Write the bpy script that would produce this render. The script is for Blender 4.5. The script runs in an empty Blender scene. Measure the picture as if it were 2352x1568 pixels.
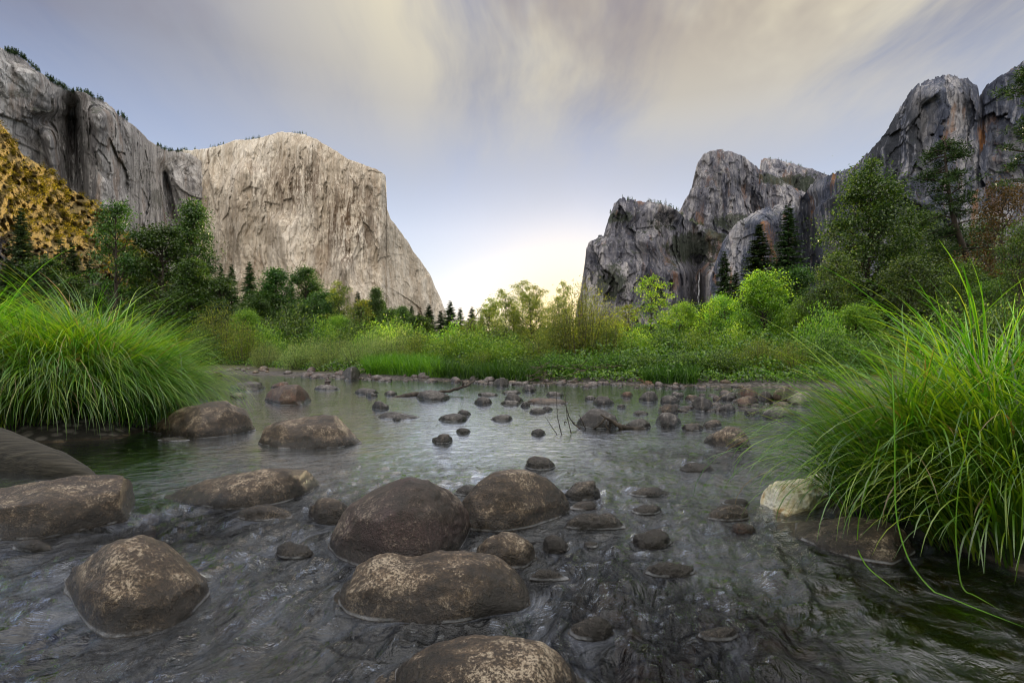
import bpy, math, random
import numpy as np
from mathutils import Vector

R = math.radians
scene = bpy.context.scene
COL = scene.collection

# ------------------------------------------------------------------ camera, sky, sun, exposure
F, HY, CX, H = 1307.0, 830.0, 1176.0, 1.1      # focal length and horizon row of a 2352 px wide frame, eye height
cam = bpy.data.cameras.new('camera')
cam.lens, cam.sensor_width = 20.0, 36.0
cam.shift_y = (HY - 784.0) / 2352.0
cam.clip_start, cam.clip_end = 0.05, 30000.0
camo = bpy.data.objects.new('camera', cam)
COL.objects.link(camo)
camo.location = (0, 0, H)
camo.rotation_euler = (R(90), 0, 0)
scene.camera = camo

SUN_U, SUN_V = (1303 - CX) / F, (HY - 738) / F
L = Vector((SUN_U, 1.0, SUN_V)).normalized()
SUN_EL, SUN_AZ = math.asin(L.z), math.atan2(L.x, L.y)

scene.view_settings.view_transform = 'Standard'
scene.view_settings.look = 'None'
scene.view_settings.gamma = 1.0
scene.view_settings.exposure = 1.28
scene.cycles.use_denoising = True
scene.cycles.filter_width = 1.1
scene.cycles.max_bounces = 6
scene.cycles.diffuse_bounces = 3
scene.cycles.glossy_bounces = 3
scene.cycles.transmission_bounces = 3
scene.cycles.transparent_max_bounces = 6
scene.cycles.volume_bounces = 0
scene.cycles.caustics_reflective = False
scene.cycles.caustics_refractive = False
scene.cycles.sample_clamp_indirect = 4.0


class NT:
    """small helper to write node trees"""
    def __init__(self, tree):
        self.t = tree
        tree.nodes.clear()

    def n(self, kind, **kw):
        nd = self.t.nodes.new(kind)
        for k, v in kw.items():
            if k.startswith('i_'):
                key = k[2:]
                key = int(key) if key.isdigit() else key.replace('_', ' ')
                self.put(nd.inputs[key], v)
            else:
                setattr(nd, k, v)
        return nd

    def put(self, sock, v):
        if isinstance(v, bpy.types.NodeSocket):
            self.t.links.new(v, sock)
        elif isinstance(v, bpy.types.Node):
            self.t.links.new(v.outputs[0], sock)
        else:
            if hasattr(sock, 'default_value') and sock.type == 'RGBA' and len(v) == 3:
                v = (*v, 1)
            sock.default_value = v

    def m(self, op, a, b=0.0, c=0.0, clamp=False):
        nd = self.t.nodes.new('ShaderNodeMath')
        nd.operation, nd.use_clamp = op, clamp
        for i, v in enumerate((a, b, c)):
            self.put(nd.inputs[i], v)
        return nd.outputs[0]

    def mix(self, f, a, b, mode='MIX'):
        nd = self.t.nodes.new('ShaderNodeMix')
        nd.data_type, nd.blend_type = 'RGBA', mode
        self.put(nd.inputs[0], f)
        self.put(nd.inputs[6], a)
        self.put(nd.inputs[7], b)
        return nd.outputs[2]

    def ramp(self, f, stops, interp='LINEAR'):
        nd = self.t.nodes.new('ShaderNodeValToRGB')
        cr = nd.color_ramp
        cr.interpolation = interp
        while len(cr.elements) < len(stops):
            cr.elements.new(0.5)
        for e, (p, c) in zip(cr.elements, stops):
            e.position = p
            e.color = (c, c, c, 1) if isinstance(c, (int, float)) else (*c, 1)
        self.put(nd.inputs[0], f)
        return nd.outputs[0]

    def sstep(self, x, a, b):
        nd = self.t.nodes.new('ShaderNodeMapRange')
        nd.interpolation_type = 'SMOOTHSTEP'
        self.put(nd.inputs[0], x)
        nd.inputs[1].default_value, nd.inputs[2].default_value = a, b
        return nd.outputs[0]

    def noise(self, vec, scale, detail=4.0, rough=0.55, dist=0.0):
        nd = self.n('ShaderNodeTexNoise', i_Scale=scale, i_Detail=detail, i_Roughness=rough, i_Distortion=dist)
        if vec is not None:
            self.put(nd.inputs['Vector'], vec)
        return nd.outputs[0]

    def mapping(self, vec, scale=(1, 1, 1), rot=(0, 0, 0), loc=(0, 0, 0)):
        nd = self.n('ShaderNodeMapping')
        self.put(nd.inputs[0], vec)
        nd.inputs[1].default_value, nd.inputs[2].default_value, nd.inputs[3].default_value = loc, rot, scale
        return nd.outputs[0]


world = bpy.data.worlds.new('World')
scene.world = world
world.use_nodes = True
W = NT(world.node_tree)
sky = W.n('ShaderNodeTexSky', sky_type='NISHITA', sun_disc=False, sun_elevation=SUN_EL, sun_rotation=SUN_AZ,
          air_density=1.0, dust_density=1.6, ozone_density=2.0)
tc = W.n('ShaderNodeTexCoord').outputs['Generated']
sp = W.n('ShaderNodeSeparateXYZ', i_0=tc)
sx, sy, sz = sp.outputs
zz = W.m('ADD', W.m('MAXIMUM', sz, 0.0), 0.10)
cv = W.n('ShaderNodeCombineXYZ', i_0=W.m('DIVIDE', sx, zz), i_1=W.m('DIVIDE', sy, zz), i_2=0.0).outputs[0]
# a high veil of cirrus, drawn out in streaks along the valley
warp = W.n('ShaderNodeTexNoise', i_Vector=cv, i_Scale=0.7, i_Detail=3.0)
cvw = W.n('ShaderNodeVectorMath', operation='MULTIPLY_ADD', i_0=warp.outputs['Color'], i_1=(0.40, 0.40, 0), i_2=cv).outputs[0]
streak = W.noise(W.mapping(cvw, (0.85, 0.22, 1), (0, 0, R(24)), (3.1, 1.7, 0)), 1.25, 7.0, 0.60, 0.25)
broad = W.noise(W.mapping(cv, (0.33, 0.22, 1), (0, 0, R(20)), (5.3, 0.4, 0)), 1.0, 2.0, 0.45)
dark = W.noise(W.mapping(cvw, (0.6, 0.30, 1), (0, 0, R(-25)), (8.3, 4.4, 0)), 1.3, 6.0, 0.6, 0.3)
sunv = W.n('ShaderNodeVectorMath', operation='DOT_PRODUCT', i_0=tc, i_1=tuple(L)).outputs['Value']
az = W.m('ARCTAN2', sx, sy)
right = W.sstep(az, -0.70, 0.0)
high = W.sstep(sz, 0.10, 0.50)
# clear air: pale near the horizon, bluer above and away from the sun
clear = W.ramp(sz, [(0.0, (0.34, 0.40, 0.43)), (0.10, (0.29, 0.36, 0.43)), (0.22, (0.25, 0.295, 0.385)), (0.35, (0.13, 0.165, 0.26)),
                    (0.45, (0.058, 0.074, 0.14)), (0.62, (0.06, 0.08, 0.18)), (1.0, (0.06, 0.10, 0.24))])
base = W.mix(0.10, clear, W.n('ShaderNodeVectorMath', operation='SCALE', i_0=sky.outputs[0], i_3=0.12).outputs[0])
cov = W.m('MULTIPLY', W.sstep(W.m('ADD', W.m('MULTIPLY', streak, 1.0), W.m('MULTIPLY', broad, 0.4)), 0.50, 0.82), W.sstep(sz, 0.16, 0.42))
cov = W.m('MULTIPLY', cov, W.m('ADD', 0.25, W.m('MULTIPLY', right, 0.75)), clamp=True)
ccol = W.ramp(sz, [(0.1, (0.27, 0.30, 0.36)), (0.31, (0.245, 0.25, 0.265)), (0.41, (0.26, 0.245, 0.215)), (0.53, (0.36, 0.325, 0.235)), (0.8, (0.35, 0.33, 0.31))])
skyc = W.mix(cov, base, ccol)
shade = W.m('MULTIPLY', W.sstep(dark, 0.46, 0.60), W.sstep(sz, 0.36, 0.52))
skyc = W.mix(W.m('MULTIPLY', shade, 0.6), skyc, (0.105, 0.088, 0.10))
glow = W.m('POWER', W.m('MAXIMUM', sunv, 0.0), 170.0)
skyc = W.mix(W.m('MULTIPLY', glow, 0.75), skyc, (0.52, 0.44, 0.28))
glow2 = W.m('MULTIPLY', W.m('POWER', W.m('MAXIMUM', sunv, 0.0), 110.0), W.sstep(sz, 0.20, 0.07))
skyc = W.mix(W.m('MULTIPLY', glow2, 0.55), skyc, (0.75, 0.56, 0.26))
# added fill: unseen sky opposite the sun, dimmed low and brightened higher up
low = W.m('MULTIPLY', W.sstep(sunv, 0.3, -0.3), W.sstep(sz, 0.45, 0.15))
skyc = W.mix(W.m('MULTIPLY', low, 0.25), skyc, (0.05, 0.06, 0.08))
anti_fill = W.m('MULTIPLY', W.sstep(sunv, 0.1, -0.7), W.m('ADD', 0.55, W.m('MULTIPLY', streak, 0.8)))
skyc = W.mix(W.m('MULTIPLY', anti_fill, W.sstep(sz, 0.02, 0.30), clamp=True), skyc, (1.12, 1.02, 0.90))
over = W.sstep(sz, 0.60, 0.82)  # unseen overhead sky brightened as added top fill
skyc = W.mix(W.m('MULTIPLY', over, 0.95), skyc, W.mix(W.sstep(broad, 0.4, 0.62), (0.34, 0.42, 0.66), (1.0, 0.95, 0.90)))
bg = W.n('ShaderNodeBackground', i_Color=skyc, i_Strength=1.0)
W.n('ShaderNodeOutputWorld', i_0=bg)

sun = bpy.data.lights.new('sun', 'SUN')
sun.energy, sun.angle, sun.color = 5.0, R(0.5), (1.0, 0.78, 0.46)
suno = bpy.data.objects.new('sun', sun)
COL.objects.link(suno)
suno.rotation_euler = L.to_track_quat('Z', 'Y').to_euler()
suno.location = (30, 60, 40)


# ------------------------------------------------------------------ helpers
def ray(x, y, d):
    """the point that lies d metres ahead on the line of sight through (x, y)"""
    return np.array(((x - CX) / F * d, d, H + (HY - y) / F * d))


def ground_d(y):
    return H * F / (y - HY)


def _hash(ix, iy, iz, seed):
    h = (ix * 374761393 + iy * 668265263 + iz * 2147483647 + seed * 1274126177) & 0xFFFFFFFF
    h = ((h ^ (h >> 13)) * 1274126177) & 0xFFFFFFFF
    h = h ^ (h >> 16)
    return (h & 0xFFFFFF) / float(0xFFFFFF)


def vnoise(x, y, z, seed=0):
    x, y, z = np.broadcast_arrays(np.asarray(x, float), np.asarray(y, float), np.asarray(z, float))
    ix, iy, iz = np.floor(x).astype(np.int64), np.floor(y).astype(np.int64), np.floor(z).astype(np.int64)
    fx, fy, fz = x - ix, y - iy, z - iz
    fx, fy, fz = [f * f * f * (f * (f * 6 - 15) + 10) for f in (fx, fy, fz)]
    o = 0
    for dx in (0, 1):
        for dy in (0, 1):
            for dz in (0, 1):
                w = (fx if dx else 1 - fx) * (fy if dy else 1 - fy) * (fz if dz else 1 - fz)
                o = o + w * _hash(ix + dx, iy + dy, iz + dz, seed)
    return o * 2 - 1


def fbm(x, y, z, octs=4, seed=0, gain=0.5, ridged=False):
    s, a, t = 0, 1.0, 0
    for k in range(octs):
        n = vnoise(x * 2 ** k, y * 2 ** k, z * 2 ** k, seed + 17 * k)
        if ridged:
            n = 1 - 2 * np.abs(n)
        s, t, a = s + a * n, t + a, a * gain
    return s / t


def facets(a, b, seed):
    """depth of broken flat faces: nearest-cell offset plus a tilt of each face"""
    ia, ib = np.floor(a).astype(np.int64), np.floor(b).astype(np.int64)
    best, val = np.full(np.shape(a), 9e9), np.zeros(np.shape(a))
    for da in (-1, 0, 1):
        for db in (-1, 0, 1):
            ca, cb = ia + da, ib + db
            fa, fb2 = a - ca - _hash(ca, cb, 0 * ca, seed), b - cb - _hash(ca, cb, 0 * ca, seed + 1)
            dd = fa * fa + fb2 * fb2
            v = _hash(ca, cb, 0 * ca, seed + 2) - 0.5 + (_hash(ca, cb, 0 * ca, seed + 3) - 0.5) * 1.6 * fa + (_hash(ca, cb, 0 * ca, seed + 4) - 0.5) * 1.0 * fb2
            m_ = dd < best
            best, val = np.where(m_, dd, best), np.where(m_, v, val)
    return val


def smooth(x, a, b):
    t = np.clip((x - a) / (b - a), 0, 1)
    return t * t * (3 - 2 * t)


def make_mesh(name, v, quads=None, tris=None, mat=None, shade=True, attrs=None):
    v = np.asarray(v, np.float32).reshape(-1, 3)
    me = bpy.data.meshes.new(name)
    nq = 0 if quads is None else len(quads)
    nt = 0 if tris is None else len(tris)
    idx, starts, tot = [], [], []
    if nq:
        idx.append(np.asarray(quads, np.int32).ravel())
        starts.append(np.arange(nq) * 4)
        tot.append(np.full(nq, 4))
    if nt:
        idx.append(np.asarray(tris, np.int32).ravel())
        starts.append(nq * 4 + np.arange(nt) * 3)
        tot.append(np.full(nt, 3))
    idx = np.concatenate(idx)
    me.vertices.add(len(v))
    me.vertices.foreach_set('co', v.ravel())
    me.loops.add(len(idx))
    me.loops.foreach_set('vertex_index', idx.astype(np.int32))
    me.polygons.add(nq + nt)
    me.polygons.foreach_set('loop_start', np.concatenate(starts).astype(np.int32))
    me.polygons.foreach_set('loop_total', np.concatenate(tot).astype(np.int32))
    if shade:
        me.polygons.foreach_set('use_smooth', np.ones(nq + nt, bool))
    for k, a in (attrs or {}).items():
        at = me.attributes.new(k, 'FLOAT', 'POINT')
        at.data.foreach_set('value', np.asarray(a, np.float32).ravel())
    if mat:
        me.materials.append(mat)
    me.update(calc_edges=True)
    me.validate()
    return me


def link(name, me, loc=(0, 0, 0), parent=None):
    o = bpy.data.objects.new(name, me)
    COL.objects.link(o)
    o.location = loc
    if parent is not None:
        o.parent = parent
    return o


def tag(o, label=None, cat=None, group=None, kind=None):
    for k, v in (('label', label), ('category', cat), ('group', group), ('kind', kind)):
        if v:
            o[k] = v
    return o


def copy_tree(o, parent=None):
    c = o.copy()
    COL.objects.link(c)
    if parent is not None:
        c.parent = parent
    for ch in list(o.children):
        copy_tree(ch, c)
    return c


def grid_quads(nr, nc, flip=False):
    i = np.arange(nr - 1)[:, None] * nc + np.arange(nc - 1)[None]
    q = np.stack([i, i + 1, i + nc + 1, i + nc], -1).reshape(-1, 4)
    return q[:, ::-1] if flip else q


class Acc:
    def __init__(self):
        self.v, self.q, self.n = [], [], 0

    def add(self, v, q):
        self.v.append(np.asarray(v, float).reshape(-1, 3))
        self.q.append(np.asarray(q, int).reshape(-1, 4) + self.n)
        self.n += len(self.v[-1])

    def tube(self, pts, rad, n=6):
        pts = np.asarray(pts, float)
        t = np.gradient(pts, axis=0)
        t /= np.linalg.norm(t, axis=1)[:, None] + 1e-9
        ref = np.where(np.abs(t[:, 2:3]) > 0.9, np.array([[1.0, 0, 0]]), np.array([[0, 0, 1.0]]))
        a = np.cross(t, ref)
        a /= np.linalg.norm(a, axis=1)[:, None] + 1e-9
        b = np.cross(t, a)
        th = np.arange(n) / n * 2 * math.pi
        ring = pts[:, None] + np.asarray(rad)[:, None, None] * (np.cos(th)[None, :, None] * a[:, None] + np.sin(th)[None, :, None] * b[:, None])
        k = len(pts)
        i = np.arange(k - 1)[:, None] * n + np.arange(n)[None]
        j = np.arange(k - 1)[:, None] * n + (np.arange(n)[None] + 1) % n
        self.add(ring, np.stack([i, j, j + n, i + n], -1).reshape(-1, 4))

    def leaves(self, c, d, nrm, length, width):
        """diamond leaves: centre, direction, normal, size"""
        c, d = np.asarray(c, float), np.asarray(d, float)
        d = d / (np.linalg.norm(d, axis=1)[:, None] + 1e-9)
        b = np.cross(d, nrm)
        b /= np.linalg.norm(b, axis=1)[:, None] + 1e-9
        l, w = np.asarray(length).reshape(-1, 1), np.asarray(width).reshape(-1, 1)
        v = np.stack([c - d * l / 2, c + b * w / 2 - d * l * 0.05, c + d * l / 2, c - b * w / 2 - d * l * 0.05], 1)
        n = len(c)
        self.add(v, np.arange(4 * n).reshape(n, 4))

    def mesh(self, name, mat, shade=True):
        return make_mesh(name, np.concatenate(self.v), quads=np.concatenate(self.q), mat=mat, shade=shade)


# ------------------------------------------------------------------ materials
def new_mat(name):
    m = bpy.data.materials.new(name)
    m.use_nodes = True
    return m, NT(m.node_tree)


def foliage(name, c0, c1, c2, trans=0.4, gloss=0.05, straw=None):
    m, t = new_mat(name)
    rnd = t.n('ShaderNodeNewGeometry').outputs['Random Per Island']
    orn = t.n('ShaderNodeObjectInfo').outputs['Random']
    col = t.ramp(rnd, [(0.0, c0), (0.55, c1), (1.0, c2)] if straw is None else [(0.0, c0), (0.52, c1), (0.93, c2), (0.955, straw), (1.0, straw)])
    hs = t.n('ShaderNodeHueSaturation', i_Hue=t.m('ADD', 0.485, t.m('MULTIPLY', orn, 0.03)), i_Saturation=1.0,
             i_Value=t.m('ADD', 0.8, t.m('MULTIPLY', orn, 0.4)), i_Color=col)
    tcol = t.mix(1.0, hs.outputs[0], (1.25, 1.15, 0.55), 'MULTIPLY')
    a = t.n('ShaderNodeBsdfDiffuse', i_Color=hs.outputs[0])
    b = t.n('ShaderNodeBsdfTranslucent', i_Color=tcol)
    s = t.n('ShaderNodeMixShader', i_0=trans, i_1=a, i_2=b)
    g = t.n('ShaderNodeBsdfAnisotropic', i_Color=(0.8, 0.8, 0.8), i_Roughness=0.4)
    s = t.n('ShaderNodeMixShader', i_0=gloss, i_1=s, i_2=g)
    t.n('ShaderNodeOutputMaterial', i_0=s)
    return m


def bark(name, c0, c1, scale=6.0):
    m, t = new_mat(name)
    p = t.n('ShaderNodeTexCoord').outputs['Object']
    n = t.noise(t.mapping(p, (1, 1, 0.15)), scale, 5)
    b = t.n('ShaderNodeBump', i_Strength=0.6, i_Distance=0.03, i_Height=n)
    s = t.n('ShaderNodeBsdfPrincipled', i_Base_Color=t.ramp(n, [(0.3, c0), (0.7, c1)]), i_Roughness=0.9, i_Normal=b)
    t.n('ShaderNodeOutputMaterial', i_0=s)
    return m


def rock_mat(name, c0, c1, c2, red=None, speck=0.5, scale=1.0, light=(0.50, 0.43, 0.33)):
    """speckled river granite: dark wet foot, foam and a painted meniscus glint at the water line, pale lichen on the upper faces"""
    m, t = new_mat(name)
    tcn = t.n('ShaderNodeTexCoord').outputs['Object']
    geo = t.n('ShaderNodeNewGeometry')
    oi = t.n('ShaderNodeObjectInfo').outputs['Random']
    p = t.n('ShaderNodeVectorMath', operation='ADD', i_0=tcn, i_1=t.n('ShaderNodeCombineXYZ', i_0=t.m('MULTIPLY', oi, 37.0), i_1=0.0, i_2=0.0)).outputs[0]
    big = t.noise(p, 3.0 * scale, 5, 0.65, 0.3)
    med = t.noise(p, 18.0 * scale, 6, 0.75)
    fine = t.noise(p, 75.0 * scale, 4, 0.8)
    band = t.noise(t.mapping(p, (1.0, 4.0, 8.0), (0.2, 0.45, 0.6)), 3.0 * scale, 6, 0.7)
    col = t.ramp(t.m('ADD', t.m('ADD', t.m('MULTIPLY', big, 0.38), t.m('MULTIPLY', band, 0.30)), t.m('MULTIPLY', med, 0.32)), [(0.42, c0), (0.5, c1), (0.57, c2)])
    if red:
        col = t.mix(t.sstep(t.noise(p, 1.7, 4, 0.6, 0.6), 0.50, 0.60), col, red)
    nz = t.n('ShaderNodeSeparateXYZ', i_0=geo.outputs['Normal']).outputs[2]
    lich = t.m('MULTIPLY', t.sstep(t.m('ADD', t.m('ADD', t.m('MULTIPLY', big, 0.5), t.m('MULTIPLY', med, 0.5)), t.m('MULTIPLY', fine, 0.6)), 0.83, 0.95), t.m('ADD', 0.25, t.m('MULTIPLY', t.sstep(nz, -0.1, 0.8), 0.75)))
    col = t.mix(t.m('MULTIPLY', lich, speck), col, light)
    col = t.mix(t.m('MULTIPLY', t.sstep(fine, 0.53, 0.42), 0.8), col, (0.018, 0.014, 0.011))
    pz = t.n('ShaderNodeSeparateXYZ', i_0=geo.outputs['Position']).outputs[2]
    wob = t.m('ADD', t.m('MULTIPLY', t.m('SUBTRACT', med, 0.5), 0.10), t.m('MULTIPLY', t.m('SUBTRACT', big, 0.5), 0.16))
    wet = t.sstep(t.m('ADD', pz, wob), 0.16, 0.04)
    col = t.mix(t.m('MULTIPLY', wet, 0.72), col, (0.010, 0.009, 0.008))
    line = t.m('MULTIPLY', t.m('MULTIPLY', t.sstep(pz, 0.002, 0.007), t.sstep(pz, 0.020, 0.010)), t.sstep(big, 0.44, 0.56))  # foam and meniscus highlight put into the rock colour
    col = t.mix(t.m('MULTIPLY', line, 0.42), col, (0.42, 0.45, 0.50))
    h = t.m('ADD', t.m('MULTIPLY', med, 0.6), t.m('MULTIPLY', fine, 0.45))
    bp = t.n('ShaderNodeBump', i_Strength=1.0, i_Distance=0.025 / scale, i_Height=h)
    s = t.n('ShaderNodeBsdfPrincipled', i_Base_Color=col, i_Roughness=t.m('SUBTRACT', 0.47, t.m('MULTIPLY', wet, 0.27)), i_Normal=bp)
    t.n('ShaderNodeOutputMaterial', i_0=s)
    return m


def cliff_mat(name, dark, mid, pale, rust, rust_amt, green_amt=0.6, stain_col=(0.10, 0.075, 0.055), green=(0.030, 0.045, 0.016)):
    """granite wall in metres: pale sheets, dark water streaks, rust, scrub on the ledges"""
    m, t = new_mat(name)
    geo = t.n('ShaderNodeNewGeometry')
    p = geo.outputs['Position']
    wv = t.n('ShaderNodeTexNoise', i_Vector=p, i_Scale=0.03, i_Detail=3.0)
    pw = t.n('ShaderNodeVectorMath', operation='MULTIPLY_ADD', i_0=wv.outputs['Color'], i_1=(9.0, 9.0, 9.0), i_2=p).outputs[0]
    big = t.noise(t.mapping(pw, (1, 1, 0.45)), 0.0065, 5, 0.6)
    st1 = t.noise(t.mapping(p, (1, 1, 0.030)), 0.035, 4, 0.6)
    st2 = t.noise(t.mapping(p, (1, 1, 0.022)), 0.13, 3, 0.6)
    crag = t.noise(t.mapping(pw, (1, 1, 0.7)), 0.09, 6, 0.75)
    slab = t.n('ShaderNodeTexVoronoi', i_Vector=t.mapping(pw, (1, 1, 0.30), (0.05, 0.12, 0)), i_Scale=0.022)
    slab2 = t.n('ShaderNodeTexVoronoi', i_Vector=t.mapping(pw, (1, 1, 0.42), (-0.1, 0.2, 0)), i_Scale=0.065)
    e1 = t.n('ShaderNodeTexVoronoi', feature='DISTANCE_TO_EDGE', i_Vector=t.mapping(pw, (1, 1, 0.30), (0.05, 0.12, 0)), i_Scale=0.022)
    e2 = t.n('ShaderNodeTexVoronoi', feature='DISTANCE_TO_EDGE', i_Vector=t.mapping(pw, (1, 1, 0.42), (-0.1, 0.2, 0)), i_Scale=0.065)
    s1r = t.n('ShaderNodeSeparateColor', i_0=slab.outputs['Color']).outputs[0]
    s2r = t.n('ShaderNodeSeparateColor', i_0=slab2.outputs['Color']).outputs[1]
    tone = t.m('ADD', t.m('ADD', t.m('MULTIPLY', big, 0.42), t.m('MULTIPLY', st1, 0.30)), t.m('ADD', t.m('MULTIPLY', crag, 0.22), t.m('ADD', t.m('MULTIPLY', s1r, 0.05), t.m('MULTIPLY', s2r, 0.05))))
    col = t.ramp(tone, [(0.43, dark), (0.52, mid), (0.61, pale)])
    col = t.mix(t.m('MULTIPLY', t.sstep(st2, 0.55, 0.66), 0.45), col, dark)
    col = t.mix(t.m('MULTIPLY', t.sstep(st2, 0.43, 0.34), 0.40), col, pale)
    ck = t.m('MAXIMUM', t.m('MULTIPLY', t.sstep(e1.outputs[0], 0.030, 0.006), 0.8), t.m('MULTIPLY', t.sstep(e2.outputs[0], 0.05, 0.012), 0.45))
    col = t.mix(t.m('MULTIPLY', ck, t.sstep(crag, 0.40, 0.55)), col, tuple(c * 0.55 for c in dark))
    rn = t.m('MULTIPLY', t.sstep(t.noise(t.mapping(pw, (1, 1, 0.22), (0, 0, 0), (311, 50, 9)), 0.016, 5, 0.65), 0.54, 0.66), rust_amt)
    col = t.mix(rn, col, rust)
    stn = t.n('ShaderNodeAttribute', attribute_name='stain').outputs['Fac']
    sf = t.m('MULTIPLY', stn, t.sstep(t.m('ADD', t.m('MULTIPLY', st1, 0.5), t.m('ADD', t.m('MULTIPLY', st2, 0.35), t.m('MULTIPLY', crag, 0.25))), 0.47, 0.62), clamp=True)
    col = t.mix(sf, col, stain_col)
    nz = t.n('ShaderNodeSeparateXYZ', i_0=geo.outputs['True Normal']).outputs[2]
    gat = t.n('ShaderNodeAttribute', attribute_name='scrub').outputs['Fac']
    gn = t.noise(p, 0.045, 5, 0.7)
    gf = t.m('MULTIPLY', t.sstep(t.m('ADD', t.m('ADD', gn, t.m('MULTIPLY', gat, 0.45)), t.m('MULTIPLY', nz, 0.28)), 0.70, 0.80), green_amt, clamp=True)
    col = t.mix(gf, col, t.ramp(t.noise(p, 0.12, 3, 0.7), [(0.35, (green[0] * 0.5, green[1] * 0.5, green[2] * 0.5)), (0.65, green)]))
    hgt = t.m('ADD', t.m('MULTIPLY', crag, 9.0), t.m('ADD', t.m('MULTIPLY', s2r, 5.0), t.m('MULTIPLY', s1r, 8.0)))
    bp = t.n('ShaderNodeBump', i_Strength=0.9, i_Distance=1.0, i_Height=hgt)
    s = t.n('ShaderNodeBsdfPrincipled', i_Base_Color=col, i_Roughness=0.9, i_Normal=bp)
    s.inputs['Specular IOR Level'].default_value = 0.15
    t.n('ShaderNodeOutputMaterial', i_0=s)
    return m


M = {}
M['bank'], t = new_mat('bank_soil')
p = t.n('ShaderNodeNewGeometry').outputs['Position']
n1, n2 = t.noise(p, 0.7, 5), t.noise(p, 9.0, 5, 0.7)
vor = t.n('ShaderNodeTexVoronoi', i_Vector=p, i_Scale=7.0)
hz = t.n('ShaderNodeSeparateXYZ', i_0=p).outputs[2]
bed = t.mix(t.sstep(vor.outputs['Distance'], 0.55, 0.2), (0.035, 0.022, 0.010), t.ramp(vor.outputs['Color'], [(0.2, (0.10, 0.060, 0.024)), (0.8, (0.20, 0.135, 0.065))]))
soil = t.ramp(t.m('ADD', t.m('MULTIPLY', n1, 0.5), t.m('MULTIPLY', n2, 0.5)), [(0.4, (0.030, 0.022, 0.014)), (0.6, (0.055, 0.06, 0.022))])
peb = t.mix(t.sstep(vor.outputs['Distance'], 0.6, 0.3), (0.02, 0.018, 0.016), t.ramp(vor.outputs['Color'], [(0.2, (0.05, 0.045, 0.043)), (0.8, (0.15, 0.135, 0.13))]))
col = t.mix(t.sstep(hz, -0.02, 0.04), bed, t.mix(t.sstep(hz, 0.22, 0.32), peb, soil))
bp = t.n('ShaderNodeBump', i_Strength=0.7, i_Distance=0.05, i_Height=t.m('SUBTRACT', n2, vor.outputs['Distance']))
t.n('ShaderNodeOutputMaterial', i_0=t.n('ShaderNodeBsdfPrincipled', i_Base_Color=col, i_Roughness=0.85, i_Normal=bp))

M['water'], t = new_mat('river_water')
p = t.n('ShaderNodeNewGeometry').outputs['Position']
fa = t.n('ShaderNodeAttribute', attribute_name='flow_across').outputs['Fac']
fl_ = t.n('ShaderNodeAttribute', attribute_name='flow_along').outputs['Fac']
wr = t.noise(p, 1.3, 3, 0.5)
fc = t.n('ShaderNodeCombineXYZ', i_0=t.m('ADD', fa, t.m('MULTIPLY', wr, 0.35)), i_1=t.m('ADD', fl_, t.m('MULTIPLY', wr, 0.5)), i_2=0.0).outputs[0]
r1 = t.noise(t.mapping(fc, (1.0, 0.75, 1)), 6.0, 6, 0.62, 0.8)
r2 = t.noise(t.mapping(fc, (1.0, 0.16, 1)), 30.0, 4, 0.65, 0.3)
r3 = t.noise(t.mapping(p, (0.6, 1.5, 1)), 2.6, 4, 0.6, 0.4)
rip = t.n('ShaderNodeAttribute', attribute_name='rapid').outputs['Fac']
hgt = t.m('ADD', t.m('MULTIPLY', r1, t.m('ADD', 0.006, t.m('MULTIPLY', rip, 0.085))),
          t.m('ADD', t.m('MULTIPLY', r2, t.m('MULTIPLY', rip, 0.006)), t.m('MULTIPLY', r3, t.m('ADD', 0.006, t.m('MULTIPLY', rip, 0.03)))))
bp = t.n('ShaderNodeBump', i_Strength=1.0, i_Distance=1.0, i_Height=hgt)
fr = t.n('ShaderNodeFresnel', i_IOR=1.42, i_Normal=bp)
fr = t.m('MULTIPLY', fr, t.m('SUBTRACT', 2.9, t.m('MULTIPLY', rip, 1.7)), clamp=True)
gl = t.n('ShaderNodeBsdfAnisotropic', i_Color=(0.90, 0.95, 1.0), i_Roughness=t.m('ADD', 0.03, t.m('MULTIPLY', rip, 0.06)), i_Normal=bp)
tr = t.n('ShaderNodeBsdfTransparent', i_Color=(0.26, 0.185, 0.11))
mx = t.n('ShaderNodeMixShader', i_0=fr, i_1=tr, i_2=gl)
# aerated water: thin milky streaks where the river runs over stones
silk = t.m('ADD', t.m('MULTIPLY', t.noise(t.mapping(fc, (1.0, 0.10, 1)), 34.0, 5, 0.7, 0.2), 0.6), t.m('MULTIPLY', t.noise(t.mapping(fc, (1.0, 0.30, 1)), 4.5, 4, 0.6, 0.6), 0.4))
fo = t.n('ShaderNodeAttribute', attribute_name='foam').outputs['Fac']
ff = t.m('MULTIPLY', t.sstep(t.m('ADD', silk, t.m('MULTIPLY', fo, 0.16)), 0.52, 0.72), t.m('ADD', t.m('MULTIPLY', rip, 0.055), t.m('MULTIPLY', fo, 0.10)), clamp=True)
df = t.n('ShaderNodeBsdfDiffuse', i_Color=(0.50, 0.56, 0.70), i_Normal=bp)
mx = t.n('ShaderNodeMixShader', i_0=ff, i_1=mx, i_2=df)
t.n('ShaderNodeOutputMaterial', i_0=mx)

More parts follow.
